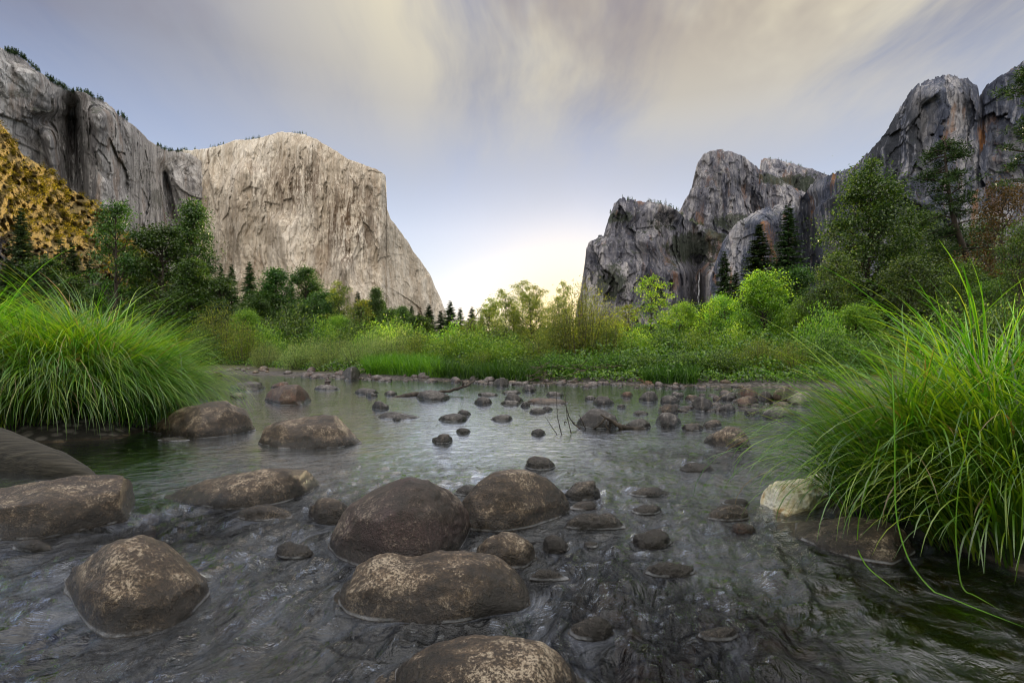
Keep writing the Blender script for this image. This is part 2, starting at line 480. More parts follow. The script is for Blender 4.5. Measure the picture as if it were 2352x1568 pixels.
M['rock_brown'] = rock_mat('granite_brown', (0.018, 0.013, 0.009), (0.066, 0.044, 0.027), (0.180, 0.125, 0.076), speck=0.7)
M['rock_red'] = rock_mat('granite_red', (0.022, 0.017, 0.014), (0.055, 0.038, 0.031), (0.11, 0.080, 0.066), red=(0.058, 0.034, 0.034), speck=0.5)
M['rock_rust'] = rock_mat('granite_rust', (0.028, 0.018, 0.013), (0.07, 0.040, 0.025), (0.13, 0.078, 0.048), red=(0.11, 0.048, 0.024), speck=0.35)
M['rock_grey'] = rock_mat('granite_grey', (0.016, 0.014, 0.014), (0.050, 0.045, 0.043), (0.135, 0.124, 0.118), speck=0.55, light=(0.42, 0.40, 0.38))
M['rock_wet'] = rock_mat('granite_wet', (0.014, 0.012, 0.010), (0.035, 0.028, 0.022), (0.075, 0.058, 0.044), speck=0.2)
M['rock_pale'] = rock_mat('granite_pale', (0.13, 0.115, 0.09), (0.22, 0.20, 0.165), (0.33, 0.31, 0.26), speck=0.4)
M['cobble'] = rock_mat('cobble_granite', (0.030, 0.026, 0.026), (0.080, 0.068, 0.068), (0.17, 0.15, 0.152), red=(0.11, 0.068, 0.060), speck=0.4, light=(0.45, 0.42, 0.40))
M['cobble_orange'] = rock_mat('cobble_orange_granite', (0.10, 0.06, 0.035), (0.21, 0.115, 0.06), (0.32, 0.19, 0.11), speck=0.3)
M['grass'] = foliage('sedge_green', (0.030, 0.120, 0.006), (0.12, 0.350, 0.014), (0.38, 0.58, 0.035), 0.55, 0.08, (0.30, 0.22, 0.085))
M['bankgrass_painted_shade'] = foliage('bank_grass_painted_shade', (0.018, 0.055, 0.010), (0.04, 0.11, 0.014), (0.08, 0.17, 0.022), 0.45, 0.03)  # bank grass again, its shadow put into darker greens
M['bankgrass'] = foliage('bank_grass', (0.05, 0.14, 0.012), (0.10, 0.26, 0.016), (0.17, 0.34, 0.03), 0.5, 0.03)
M['dkleaf'] = foliage('leaf_dark', (0.014, 0.042, 0.008), (0.040, 0.105, 0.016), (0.090, 0.175, 0.026), 0.35, 0.05)
M['leaf'] = foliage('leaf_green', (0.016, 0.052, 0.006), (0.060, 0.155, 0.012), (0.20, 0.34, 0.032), 0.45, 0.05)
M['popleaf'] = foliage('leaf_poplar', (0.014, 0.040, 0.006), (0.040, 0.100, 0.012), (0.15, 0.23, 0.035), 0.45, 0.06)
M['brleaf'] = foliage('leaf_bright', (0.040, 0.125, 0.008), (0.14, 0.31, 0.016), (0.31, 0.47, 0.04), 0.5, 0.05)
M['willow'] = foliage('leaf_willow', (0.055, 0.10, 0.020), (0.16, 0.25, 0.052), (0.34, 0.42, 0.13), 0.45, 0.05)
M['olive'] = foliage('leaf_olive', (0.040, 0.082, 0.008), (0.13, 0.20, 0.018), (0.30, 0.36, 0.04), 0.5, 0.04)
M['needle'] = foliage('needle', (0.012, 0.030, 0.012), (0.034, 0.072, 0.024), (0.075, 0.125, 0.036), 0.2, 0.04)
M['rustleaf'] = foliage('leaf_rust', (0.05, 0.045, 0.015), (0.10, 0.065, 0.02), (0.17, 0.10, 0.03), 0.4, 0.03)
M['scrub'] = foliage('scrub_gold', (0.045, 0.050, 0.012), (0.19, 0.165, 0.028), (0.36, 0.275, 0.058), 0.42, 0.0)
nt_ = NT.__new__(NT)
nt_.t = M['scrub'].node_tree
for nd in list(nt_.t.nodes):
    if nd.type == 'HUE_SAT':
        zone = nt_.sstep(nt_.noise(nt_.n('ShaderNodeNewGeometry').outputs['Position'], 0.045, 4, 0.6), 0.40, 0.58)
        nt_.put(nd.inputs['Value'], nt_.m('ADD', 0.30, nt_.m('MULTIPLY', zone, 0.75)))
M['bark'] = bark('bark_dark', (0.018, 0.014, 0.010), (0.055, 0.042, 0.032))
M['twig'] = bark('bark_twig', (0.03, 0.022, 0.016), (0.10, 0.075, 0.055), 20)
M['drift'] = bark('driftwood', (0.012, 0.010, 0.008), (0.075, 0.062, 0.050), 9)
M['oldlog'] = bark('old_log', (0.006, 0.006, 0.004), (0.045, 0.040, 0.030), 30)
for nd in M['oldlog'].node_tree.nodes:
    if nd.type == 'MAPPING':
        nd.inputs[3].default_value = (0.06, 1, 1)
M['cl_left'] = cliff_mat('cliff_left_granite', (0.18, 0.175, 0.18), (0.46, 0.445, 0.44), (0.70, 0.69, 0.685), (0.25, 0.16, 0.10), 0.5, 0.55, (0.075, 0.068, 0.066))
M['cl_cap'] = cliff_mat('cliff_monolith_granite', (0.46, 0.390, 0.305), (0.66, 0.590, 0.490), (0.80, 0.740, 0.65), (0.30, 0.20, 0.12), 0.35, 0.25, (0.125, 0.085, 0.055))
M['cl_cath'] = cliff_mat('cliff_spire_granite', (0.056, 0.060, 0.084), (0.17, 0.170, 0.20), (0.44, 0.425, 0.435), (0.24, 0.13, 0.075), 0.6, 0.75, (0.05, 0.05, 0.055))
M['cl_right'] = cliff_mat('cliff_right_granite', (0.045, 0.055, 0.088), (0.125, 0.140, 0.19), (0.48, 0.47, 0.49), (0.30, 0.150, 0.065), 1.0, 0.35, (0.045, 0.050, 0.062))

# ------------------------------------------------------------------ ground, river, haze
RIVER = np.array([(-62, 58), (-27.5, 51), (-18, 44), (-8.6, 35), (0, 30), (5, 27.2), (12.5, 23.2), (11.5, 18), (7.0, 11), (3.9, 6.5), (2.45, 4.7),
                  (2.35, 4.0), (2.6, 3.1), (3.2, 2.5), (5.0, 1.6), (7, -8), (-12, -8), (-10, 4), (-8.2, 7.2), (-6.6, 7.7), (-5.7, 8.3),
                  (-5.9, 9.6), (-8.2, 13), (-10.6, 19), (-14, 27), (-24, 36), (-62, 44)], float)


def river_sd(x, y):
    """signed distance to the river's edge, positive on land"""
    best = np.full(np.shape(x), 1e18)
    inside = np.zeros(np.shape(x), bool)
    n = len(RIVER)
    for i in range(n):
        ax, ay = RIVER[i]
        bx, by = RIVER[(i + 1) % n]
        ex, ey = bx - ax, by - ay
        t = np.clip(((x - ax) * ex + (y - ay) * ey) / (ex * ex + ey * ey), 0, 1)
        best = np.minimum(best, (x - ax - t * ex) ** 2 + (y - ay - t * ey) ** 2)
        cross = ((ay > y) != (by > y)) & (x < (bx - ax) * (y - ay) / (by - ay + 1e-12) + ax)
        inside ^= cross
    return np.where(inside, -1, 1) * np.sqrt(best)


def ground_z(x, y):
    sd = river_sd(x, y) + 0.25 * fbm(x * 0.8, y * 0.8, 0 * x, 3, 5)
    r = np.hypot(x, y)
    land = 0.42 * (1 - np.exp(-np.maximum(sd, 0) / np.where(y > 15, 4.0, 0.9))) + 0.9 * (1 - np.exp(-np.maximum(sd, 0) / 14)) + 0.004 * np.maximum(r - 80, 0)
    bed = -0.34 * smooth(-sd, 0, 1.6)
    return np.where(sd > 0, land, bed) + 0.05 * fbm(x * 1.3, y * 1.3, 0 * x, 4, 9)


ang = np.concatenate([np.linspace(-175, -52, 50, endpoint=False), np.linspace(-52, 52, 260), np.linspace(52, 175, 51)[1:]])
rad = np.concatenate([[0.05], np.geomspace(0.5, 120, 230), np.geomspace(120, 4000, 40)[1:]])
A, Rr = np.meshgrid(np.radians(ang), rad)
gx, gy = Rr * np.sin(A), Rr * np.cos(A)
gz = ground_z(gx, gy)
o = link('ground', make_mesh('ground', np.stack([gx, gy, gz], -1), quads=grid_quads(len(rad), len(ang)), mat=M['bank']))
tag(o, 'dark soil of the banks and brown pebbly bed under the river', 'ground', kind='structure')

# ------------------------------------------------------------------ rocks
ROCKC = []
ROCKFOOT = []     # (x, y, radius) of every stone standing in the river, for the water around it


def curve(pts, xs, sm):
    pts = np.array(sorted(pts), float)
    y = np.interp(xs, pts[:, 0], pts[:, 1])
    k = max(1, int(len(xs) * sm))
    if k > 1:
        w = np.hanning(2 * k + 3)[1:-1]
        w /= w.sum()
        pad = len(w) // 2
        lo, hi = y[0] - (y[1:pad + 1][::-1] - y[0]), y[-1] - (y[-pad - 1:-1][::-1] - y[-1])
        y = np.convolve(np.concatenate([lo, y, hi]), w, 'valid')
    return y


def stone(name, label, top, bot, mat, ratio=0.75, tpk=0.55, pf=0.5, pb=0.6, edge=None, lump=0.05, seed=1, nu=90, nt=56, sm=0.05, group=None, cat='rock', z0=0.0):
    """a stone from its upper outline and its water line; it gets its own depth behind the water line and a foot under water"""
    a = -np.cos(np.linspace(0, math.pi, nu))
    x0, x1 = min(bot[0][0], top[0][0]), max(bot[-1][0], top[-1][0])
    xc, xr = (x0 + x1) / 2, (x1 - x0) / 2
    xs = xc + xr * a
    yb, yt = curve(bot, xs, sm), curve(top, xs, sm)
    yt = np.minimum(yt, yb)
    e = H - z0
    df = e * F / (yb - HY)
    wid = (x1 - x0) / F * df.mean()
    dep = ratio * wid * np.maximum(np.sqrt(np.maximum(1 - a * a, 0)), 0.03)
    tt = (1 - np.cos(np.linspace(0, math.pi, nt))) / 2
    def prof(t):
        f = np.where(t < tpk, 1 - (1 - t / tpk) ** 2, 1 - ((t - tpk) / (1 - tpk)) ** 2)
        return np.maximum(f, 0) ** np.where(t < tpk, pf, pb)
    T = tt[:, None]
    D = df[None] + T * dep[None]
    g = np.broadcast_to(prof(T), D.shape)
    k = (HY - yt) / F
    hh = np.min(np.where(g > 0.15, (k[None] * D + e) / np.maximum(g, 0.15), 1e9), 0)
    hh = np.maximum(hh, 0.002)
    Z = g * hh[None]
    if edge is not None:               # a flat top that meets the front face along an edge
        te, epts = edge
        ye = curve(epts, xs, sm)
        ze = np.maximum(e + (HY - ye) / F * (df + te * dep), 0.0)
        zt = np.maximum(e + k * (df + 0.8 * dep), 0.002)
        ze = np.minimum(ze, zt * 1.02)
        Z = np.where(T < te, ze[None] * (1 - (1 - T / te) ** 2) ** 0.5,
                     np.where(T < 0.8, ze[None] + (zt - ze)[None] * (T - te) / (0.8 - te),
                              zt[None] * np.sqrt(np.maximum(1 - ((T - 0.8) / 0.2) ** 2, 0))))
        s_ = np.array([1, 2, 3, 2, 1.0])
        s_ /= s_.sum()
        Zp = np.pad(Z, ((2, 2), (0, 0)), 'edge')
        Z = sum(s_[i] * Zp[i:i + nt] for i in range(5))
    X = (xs[None] - CX) / F * D
    Zw = Z + z0
    # lumps
    q = 2.2 / wid
    ln = fbm(X * q, D * q, Zw * q * 1.3, 4, seed, 0.5) - 0.9 * (np.abs(fbm(X * q * 0.9, D * q * 0.9, Zw * q * 1.6, 2, seed + 9, 0.5)) - 0.2) + 0.35 * fbm(X * q * 4, D * q * 4, Zw * q * 4, 3, seed + 3, 0.6, True)
    cx, cy = X.mean(), D.mean()
    fade = np.minimum(1, Z / (0.10 * wid + 1e-6))
    nx, ny, nz = (X - cx), (D - cy), Z + 0.15 * wid
    nn = np.sqrt(nx ** 2 + ny ** 2 + nz ** 2)
    amp = lump * wid * ln * (0.25 + 0.75 * fade)
    X, D, Zw = X + amp * nx / nn, D + amp * ny / nn, Zw + amp * nz / nn * fade
    gr = np.random.default_rng(seed + 500)
    px_, py_, pz_ = (X - cx) / wid, (D - cy) / wid, (Zw - z0) / wid
    for k_ in range(9 if lump < 0.045 and nu > 80 else 5):
        nv_ = gr.normal(0, 1, 3)
        nv_[2] = abs(nv_[2]) * 0.6
        nv_ /= np.linalg.norm(nv_)
        dt_ = px_ * nv_[0] + py_ * nv_[1] + pz_ * nv_[2]
        ex_ = np.maximum(0, dt_ - dt_.max() * (gr.uniform(0.87, 0.96) if nu > 80 else gr.uniform(0.92, 0.98))) * 0.8 * np.minimum(1, pz_ / 0.08).clip(0, 1)
        px_, py_, pz_ = px_ - nv_[0] * ex_, py_ - nv_[1] * ex_, pz_ - nv_[2] * ex_
    X, D, Zw = cx + px_ * wid, cy + py_ * wid, z0 + pz_ * wid
    def foot(rowx, rowd, dz, dd):
        return np.stack([rowx + (rowx - cx) * 0.06, rowd + dd, np.full_like(rowx, z0 - dz)], -1)
    rows = [foot(X[0], D[0], 0.34, -0.06 * wid)[None], np.stack([X, D, Zw], -1), foot(X[-1], D[-1], 0.34, 0.06 * wid)[None]]
    v = np.concatenate(rows, 0)
    loc = np.array([cx, cy, z0])
    me = make_mesh(name, v - loc, quads=grid_quads(nt + 2, nu), mat=mat)
    ob = link(name, me, loc)
    tag(ob, label, cat, group)
    if z0 == 0:
        ROCKC.append((cx, cy, wid * 0.5))
        for i in range(0, nu, 3):
            ROCKFOOT.append((X[0, i], D[0, i], 0.0))
            ROCKFOOT.append((X[-1, i], D[-1, i], 0.0))
    return ob


BR, RD, RU, GR, WT, PL = (M[k] for k in ('rock_brown', 'rock_red', 'rock_rust', 'rock_grey', 'rock_wet', 'rock_pale'))
BIG = 'large boulders in the near river'
stone('boulder', 'round dome boulder with a purplish red cap behind the centre front boulder',
      [(753, 1258), (762, 1228), (798, 1165), (850, 1118), (900, 1101), (945, 1098), (990, 1108), (1040, 1137), (1070, 1170), (1081, 1208)],
      [(753, 1258), (775, 1282), (830, 1306), (910, 1312), (1000, 1300), (1060, 1262), (1081, 1215)], RD, 0.8, 0.5, 0.45, 0.5, None, 0.035, 3, 130, 90, group=BIG)
stone('boulder', 'brown speckled boulder with two humps sitting in front of the red capped dome boulder',
      [(765, 1376), (785, 1342), (820, 1305), (860, 1281), (900, 1277), (950, 1284), (1010, 1267), (1080, 1262), (1130, 1275), (1180, 1315), (1210, 1358), (1217, 1388)],
      [(765, 1378), (800, 1412), (850, 1428), (920, 1430), (990, 1438), (1060, 1430), (1130, 1412), (1190, 1402), (1217, 1390)], BR, 0.62, 0.55, 0.5, 0.6, None, 0.04, 7, 140, 90, sm=0.035, group=BIG)
stone('boulder', 'tan granite boulder cut off by the bottom edge of the photo',
      [(850, 1600), (885, 1560), (930, 1515), (1000, 1474), (1080, 1461), (1160, 1461), (1240, 1474), (1300, 1518), (1342, 1567), (1362, 1610)],
      [(850, 1610), (950, 1690), (1100, 1712), (1250, 1700), (1362, 1620)], BR, 0.7, 0.5, 0.5, 0.6, None, 0.03, 11, 130, 90, group=BIG)
stone('boulder', 'broad flat topped dark boulder with pale lichen and a notched left corner',
      [(125, 1356), (160, 1310), (220, 1266), (270, 1239), (320, 1229), (370, 1239), (440, 1264), (462, 1300), (482, 1362)],
      [(125, 1358), (160, 1372), (180, 1412), (205, 1448), (245, 1468), (310, 1462), (390, 1442), (440, 1412), (482, 1368)], BR, 0.62, 0.85, 0.80, 0.5, None, 0.03, 13, 130, 90, sm=0.03, group=BIG)
stone('boulder', 'long slab boulder with a flat sunlit looking top below the old log',
      [(-120, 1150), (-60, 1130), (0, 1121), (100, 1104), (180, 1092), (262, 1090), (303, 1099), (311, 1120)],
      [(-120, 1220), (0, 1242), (100, 1238), (200, 1216), (296, 1196), (311, 1150)], BR, 0.42, 0.6, 0.4, 0.5,
      (0.22, [(-120, 1170), (0, 1163), (100, 1143), (200, 1134), (280, 1124), (311, 1121)]), 0.018, 17, 130, 90, sm=0.02, group=BIG)
stone('boulder', 'long low loaf shaped brown boulder rising to the right behind a low wet rock',
      [(378, 1141), (420, 1122), (480, 1105), (540, 1092), (600, 1080), (660, 1074), (705, 1077), (730, 1092), (737, 1108)],
      [(378, 1143), (430, 1158), (520, 1171), (590, 1169), (660, 1153), (710, 1132), (737, 1113)], BR, 0.4, 0.55, 0.5, 0.5, None, 0.022, 19, 120, 60, sm=0.03, group=BIG)
stone('boulder', 'grey brown boulder with a sloping ridge just right of the red capped dome boulder',
      [(1040, 1160), (1090, 1117), (1130, 1092), (1170, 1078), (1205, 1080), (1250, 1100), (1290, 1130), (1306, 1155), (1308, 1172)],
      [(1040, 1195), (1080, 1218), (1150, 1223), (1220, 1212), (1280, 1192), (1308, 1176)], BR, 0.62, 0.6, 0.6, 0.5, None, 0.03, 23, 120, 80, sm=0.035, group=BIG)
stone('boulder', 'brown boulder with a long left ramp at the foot of the left grass mound',
      [(335, 987), (380, 960), (430, 935), (480, 924), (520, 921), (560, 938), (583, 966), (588, 985)],
      [(335, 990), (390, 1001), (450, 1009), (520, 1002), (588, 988)], BR, 0.6, 0.5, 0.5, 0.5, None, 0.03, 29, 110, 70, sm=0.03, group=BIG)
stone('boulder', 'tan tent shaped boulder standing alone in mid river right of the left grass mound',
      [(592, 1016), (604, 985), (640, 968), (690, 961), (730, 953), (770, 957), (800, 984), (832, 1014)],
      [(592, 1019), (640, 1030), (710, 1031), (780, 1028), (832, 1018)], BR, 0.6, 0.6, 0.6, 0.5, None, 0.03, 31, 110, 70, sm=0.03, group=BIG)
stone('boulder', 'long brown speckled slab boulder under the overhanging blades of the right grass tussock',
      [(1782, 1208), (1850, 1195), (1950, 1189), (2020, 1194), (2080, 1220), (2104, 1262)],
      [(1782, 1214), (1830, 1237), (1900, 1266), (1970, 1287), (2050, 1299), (2104, 1272)], BR, 0.6, 0.6, 0.5, 0.5, None, 0.03, 37, 110, 70, sm=0.03, group=BIG)
stone('boulder', 'rusty brown rounded boulder in the upper river right of a small white stone',
      [(607, 915), (618, 897), (650, 884), (685, 884), (703, 896), (714, 918)], [(607, 920), (640, 930), (690, 930), (714, 922)], RU, 0.7, 0.5, 0.45, 0.5, None, 0.03, 41, 90, 50, group=BIG)
stone('boulder', 'dark cracked boulder partly behind tips of the right grass tussock in mid river',
      [(1616, 1012), (1640, 992), (1680, 979), (1700, 985), (1718, 1005), (1727, 1026)], [(1616, 1016), (1650, 1026), (1690, 1033), (1727, 1030)], BR, 0.7, 0.5, 0.5, 0.5, None, 0.05, 43, 90, 50, group=BIG)

rs = random.Random(4)


def block(name, label, x0, x1, yt, yb, mat, seed, ratio=0.75, lump=0.05, peak=None, tip=0.25, group=None, cat='rock', z0=0.0, n=46):
    """a smaller stone from its extent: an uneven dome"""
    pk = peak if peak is not None else 0.35 + 0.3 * rs.random()
    hgt = yb - yt
    top = []
    for s in (0, 0.06, 0.15, 0.28, 0.42, 0.55, 0.7, 0.82, 0.92, 1):
        q = (s - pk) / (pk if s < pk else 1 - pk)
        f = max(0.0, 1 - abs(q) ** (1.9 + 0.7 * rs.random())) ** 0.75
        top.append((x0 + s * (x1 - x0), yb - hgt * (tip + (1 - tip) * f)))
    top[0], top[-1] = (x0, yb - hgt * tip), (x1, yb - hgt * tip)
    bot = [(x0, yb - hgt * tip), (x0 + 0.2 * (x1 - x0), yb - hgt * 0.06), (x0 + 0.5 * (x1 - x0), yb), (x0 + 0.8 * (x1 - x0), yb - hgt * 0.05), (x1, yb - hgt * tip)]
    dd = ground_d(yb)
    ratio = min(ratio, 0.5 * hgt * dd * dd / (H * F) / ((x1 - x0) * dd / F))
    return stone(name, label, top, bot, mat, ratio, 0.5, 0.5, 0.5, None, lump, seed, n, max(24, n * 2 // 3), 0.05, group, cat, z0)


MED = 'medium rocks in the river'
for i, (x0, x1, yt, yb, mat, lump, lab) in enumerate([
        (540, 676, 1158, 1198, BR, 0.06, 'low wet brown rock just in front of the long loaf shaped boulder'),
        (707, 812, 1140, 1206, BR, 0.03, 'smooth brown rock tucked behind the left side of the red capped dome boulder'),
        (1042, 1110, 1113, 1140, GR, 0.03, 'small dark rock peeking out behind the left shoulder of the ridged grey boulder'),
        (1088, 1235, 1222, 1310, BR, 0.04, 'rounded speckled rock between the two humped boulder and the ridged grey boulder'),
        (632, 722, 1246, 1285, WT, 0.05, 'small pointed dark rock alone in the current left of the red capped dome boulder'),
        (1245, 1309, 1230, 1272, WT, 0.06, 'knobbly black rock just right of the rounded speckled rock'),
        (1450, 1546, 1218, 1262, WT, 0.06, 'jagged wet black rock in the rapids right of the knobbly black rock'),
        (1340, 1376, 1242, 1260, WT, 0.05, 'tiny black stone between the knobbly black rock and the jagged wet rock'),
        (1478, 1602, 1290, 1328, WT, 0.06, 'flat wet black rock washed over by the rapids below the jagged wet rock'),
        (1215, 1312, 1311, 1336, WT, 0.06, 'flat wet rock close to the right end of the two humped boulder'),
        (1303, 1411, 1416, 1473, WT, 0.04, 'shiny dark rock right of the tan boulder at the bottom edge'),
        (1205, 1277, 1047, 1081, WT, 0.05, 'wet ribbed black rock behind the peak of the ridged grey boulder'),
        (1560, 1642, 1063, 1086, WT, 0.05, 'dark hump of rock with water pouring over it left of the right grass tussock'),
        (1293, 1378, 1104, 1151, WT, 0.06, 'crusty wet rock at the right shoulder of the ridged grey boulder'),
        (1306, 1373, 1150, 1173, RU, 0.03, 'smooth reddish rock under water sheet right of the ridged grey boulder'),
        (1296, 1446, 1182, 1218, WT, 0.07, 'long ragged wet rock right of the foot of the ridged grey boulder'),
        (1448, 1522, 1160, 1183, WT, 0.05, 'narrow black wet rock in the middle of the rapids'),
        (1440, 1540, 1122, 1142, WT, 0.05, 'thin line of black rock breaking the water above the narrow black wet rock'),
        (1621, 1724, 1157, 1198, BR, 0.05, 'squarish brown rock left of the white foam heap'),
        (1655, 1724, 1146, 1163, WT, 0.05, 'low wet rock touching the back of the squarish brown rock'),
        (1680, 1738, 1202, 1226, RU, 0.05, 'small brown rock in front of the white foam heap'),
        (452, 508, 886, 921, GR, 0.03, 'dark smooth rock half covered by the right end of the left grass mound'),
        (522, 612, 876, 898, GR, 0.07, 'wide grey rock with a white streak near the far left bar'),
        (527, 566, 902, 917, PL, 0.06, 'small white stone in the upper river near the left grass mound'),
        (620, 668, 877, 894, RU, 0.04, 'dark flat rock directly behind the rusty boulder'),
        (721, 783, 884, 896, GR, 0.03, 'flat rock carrying the little stone stack'),
        (814, 871, 891, 906, GR, 0.03, 'smooth dark low rock right of the little stone stack'),
        (840, 868, 900, 913, GR, 0.03, 'small reddish stone in front of the smooth dark low rock'),
        (882, 913, 897, 909, GR, 0.03, 'small grey stone left of the forked branch log'),
        (854, 895, 921, 942, GR, 0.05, 'pointed dark rock between the rusty boulder and the forked branch log'),
        (866, 964, 946, 962, GR, 0.04, 'long flat dark rock with two humps in mid river'),
        (901, 922, 957, 967, GR, 0.03, 'tiny dark stone in front of the long flat two hump rock'),
        (1006, 1076, 950, 969, GR, 0.03, 'smooth low dark rock in the bright water right of the long flat rock'),
        (1050, 1082, 941, 957, GR, 0.03, 'small pointed rock just behind the smooth low dark rock'),
        (1127, 1178, 952, 967, GR, 0.03, 'lone oval dark rock in the bright reflection at the centre'),
        (1089, 1132, 912, 930, GR, 0.04, 'dark peaked rock right of the forked branch log'),
        (1096, 1147, 901, 911, GR, 0.04, 'long thin low rock behind the dark peaked rock'),
        (1158, 1203, 903, 927, GR, 0.03, 'smooth dome rock at the centre of the upper river'),
        (1149, 1198, 919, 932, GR, 0.04, 'low rock leaning on the front of the smooth dome rock'),
        (1195, 1218, 921, 936, GR, 0.04, 'small dark block between the smooth dome rock and the long flat shelf'),
        (1209, 1310, 914, 929, RU, 0.03, 'long flat reddish rock shelf in the golden reflection'),
        (1215, 1257, 937, 950, GR, 0.03, 'low oval rock in front of the long flat shelf'),
        (1243, 1270, 933, 945, GR, 0.03, 'small rock touching the right end of the low oval rock'),
        (1219, 1254, 984, 1000, GR, 0.03, 'small round dark stone alone in the golden water'),
        (1199, 1233, 883, 901, GR, 0.04, 'upright grey rock near the far cobble bar at the centre'),
        (1253, 1296, 899, 913, GR, 0.03, 'smooth dark rock behind the long flat shelf'),
        (1151, 1197, 896, 906, GR, 0.03, 'thin dark rock behind the smooth dome rock'),
        (992, 1040, 995, 1020, WT, 0.06, 'jagged wet rock in a ripple right of the tent shaped boulder'),
        (1047, 1082, 983, 996, WT, 0.05, 'tiny wet rock behind the jagged wet ripple rock'),
        (955, 1034, 895, 921, GR, 0.04, 'wide rock lying under the forked branch log'),
        (1362, 1412, 909, 932, GR, 0.03, 'smooth dark dome rock behind the driftwood rock'),
        (1342, 1371, 908, 921, GR, 0.03, 'small dark rock left of the smooth dark dome rock'),
        (1467, 1512, 898, 924, GR, 0.05, 'tall dark rock in the upper right river before the cobble bar'),
        (1515, 1564, 908, 930, GR, 0.05, 'dark ridge rock right of the tall dark rock'),
        (1425, 1454, 899, 914, RU, 0.04, 'small reddish rock left of the tall dark rock'),
        (1547, 1572, 902, 916, GR, 0.03, 'small dark rock behind the dark ridge rock'),
        (1573, 1608, 906, 921, RU, 0.03, 'rounded brown rock right of the dark ridge rock'),
        (1588, 1639, 910, 945, GR, 0.05, 'dark overhanging rock at the left end of the right cobble bar'),
        (1648, 1695, 899, 920, GR, 0.03, 'dark blocky rock on the right cobble bar'),
        (1692, 1743, 890, 918, RU, 0.03, 'large brown round rock on the right cobble bar'),
        (1684, 1742, 909, 934, RU, 0.03, 'brown oval rock in front of the large brown round rock'),
        (1740, 1777, 897, 927, GR, 0.03, 'grey purple rock between the brown round rock and the big tan boulder'),
        (1770, 1830, 885, 927, BR, 0.03, 'big tan boulder at the back of the right cobble bar'),
        (1804, 1870, 899, 933, PL, 0.03, 'pale yellowish boulder at the right end of the cobble bar by the grass'),
        (1708, 1754, 936, 955, GR, 0.04, 'flat dark rock at the water edge of the right cobble bar'),
        (1750, 1842, 933, 964, GR, 0.03, 'wide smooth grey rock at the water edge beside the right grass tussock'),
        (1510, 1560, 928, 954, BR, 0.04, 'brown sloping rock behind the dark red pyramid rock'),
        (1505, 1566, 947, 983, GR, 0.04, 'dark pyramid rock in mid river right of the driftwood'),
        (1435, 1495, 962, 985, GR, 0.03, 'low dark rock right of the driftwood rock'),
        (1323, 1425, 940, 985, GR, 0.03, 'big smooth dark rock with bare driftwood branches in front'),
        (1565, 1616, 971, 990, BR, 0.03, 'round brown stone right of the dark pyramid rock'),
        (1612, 1659, 964, 984, BR, 0.03, 'small brown stone behind the dark cracked boulder'),
        (1645, 1690, 927, 948, GR, 0.05, 'angular grey rock in front of the dark blocky rock on the bar'),
        (1453, 1490, 942, 953, GR, 0.03, 'thin dark stone left of the brown sloping rock'),
        (1417, 1438, 928, 938, GR, 0.03, 'tiny dark stone between the dome rock and the brown sloping rock'),
        (360, 440, 1004, 1014, WT, 0.05, 'barely emerging rock in front of the ramped boulder by the left grass'),
        (1600, 1700, 1440, 1474, WT, 0.04, 'submerged dark rock making a smooth swell in the near rapids'),
        (24, 122, 1238, 1268, WT, 0.05, 'dark twig covered rock below the long slab boulder')]):
    block('river_rock', lab, x0, x1, yt, yb, mat, 100 + i, lump=lump * 1.5, group=MED, peak=rs.choice((0.3, 0.38, 0.5, 0.62, 0.7)), tip=rs.uniform(0.15, 0.4), n=56 if x1 - x0 > 60 else 34)

block('boulder', 'dark round boulder on the far cobble bar below the pale willows', 783, 829, 841, 873, GR, 301, group='boulders on the far bar', n=50)
block('boulder', 'brown flat boulder left of the dark round boulder on the far bar', 743, 778, 844, 863, RU, 302, group='boulders on the far bar', n=40)
block('boulder', 'grey pointed boulder standing up from the far bar right of the branch tip', 1130, 1171, 867, 889, GR, 303, group='boulders on the far bar', n=50, peak=0.6)

# cobbles of the bars: a few stone shapes, each cobble an object of its own
protos = []
for k in range(9):
    nu_, nv_ = 22, 14
    th, ph = np.meshgrid(np.linspace(0, 2 * math.pi, nu_ + 1), np.linspace(-1.2, math.pi / 2, nv_))
    x, y, z = np.cos(ph) * np.cos(th), np.cos(ph) * np.sin(th), np.sin(ph)
    r = 1 + 0.20 * fbm(x * 1.2, y * 1.2, z * 1.2, 3, 50 + k) + 0.06 * fbm(x * 4, y * 4, z * 4, 2, 80 + k, 0.5, True)
    v = np.stack([x * r * 0.5, y * r * 0.42, z * r * (0.26 + 0.03 * (k % 4)) + 0.06], -1)
    protos.append(make_mesh('cobble', v, quads=grid_quads(nv_, nu_ + 1), mat=M['cobble'] if k < 7 else M['rock_brown']))
orange = protos[0].copy()
orange.materials.clear()
orange.materials.append(M['cobble_orange'])


def cobbles(n, xr, yf, spread, size, label, group, mesh=None, seed=0):
    g = random.Random(seed)
    for i in range(n):
        x = g.uniform(*xr)
        y = yf(x) + g.uniform(*spread)
        d = ground_d(max(y, 838))
        s = size[0] + (size[1] - size[0]) * g.random() ** 2.2
        px = (x - CX) / F * d
        s *= d / F
        o_ = link('cobble', mesh or protos[g.randrange(9)], (px, d, max(-0.02, float(ground_z(np.array(px), np.array(d))) - 0.03 * s)))
        o_.scale = (s * g.uniform(0.9, 1.3), s * g.uniform(0.8, 1.1), s * g.uniform(0.85, 1.35))
        o_.rotation_euler = (g.uniform(-0.15, 0.15), g.uniform(-0.15, 0.15), g.uniform(0, 6.28))
        tag(o_, label, 'rock', group)


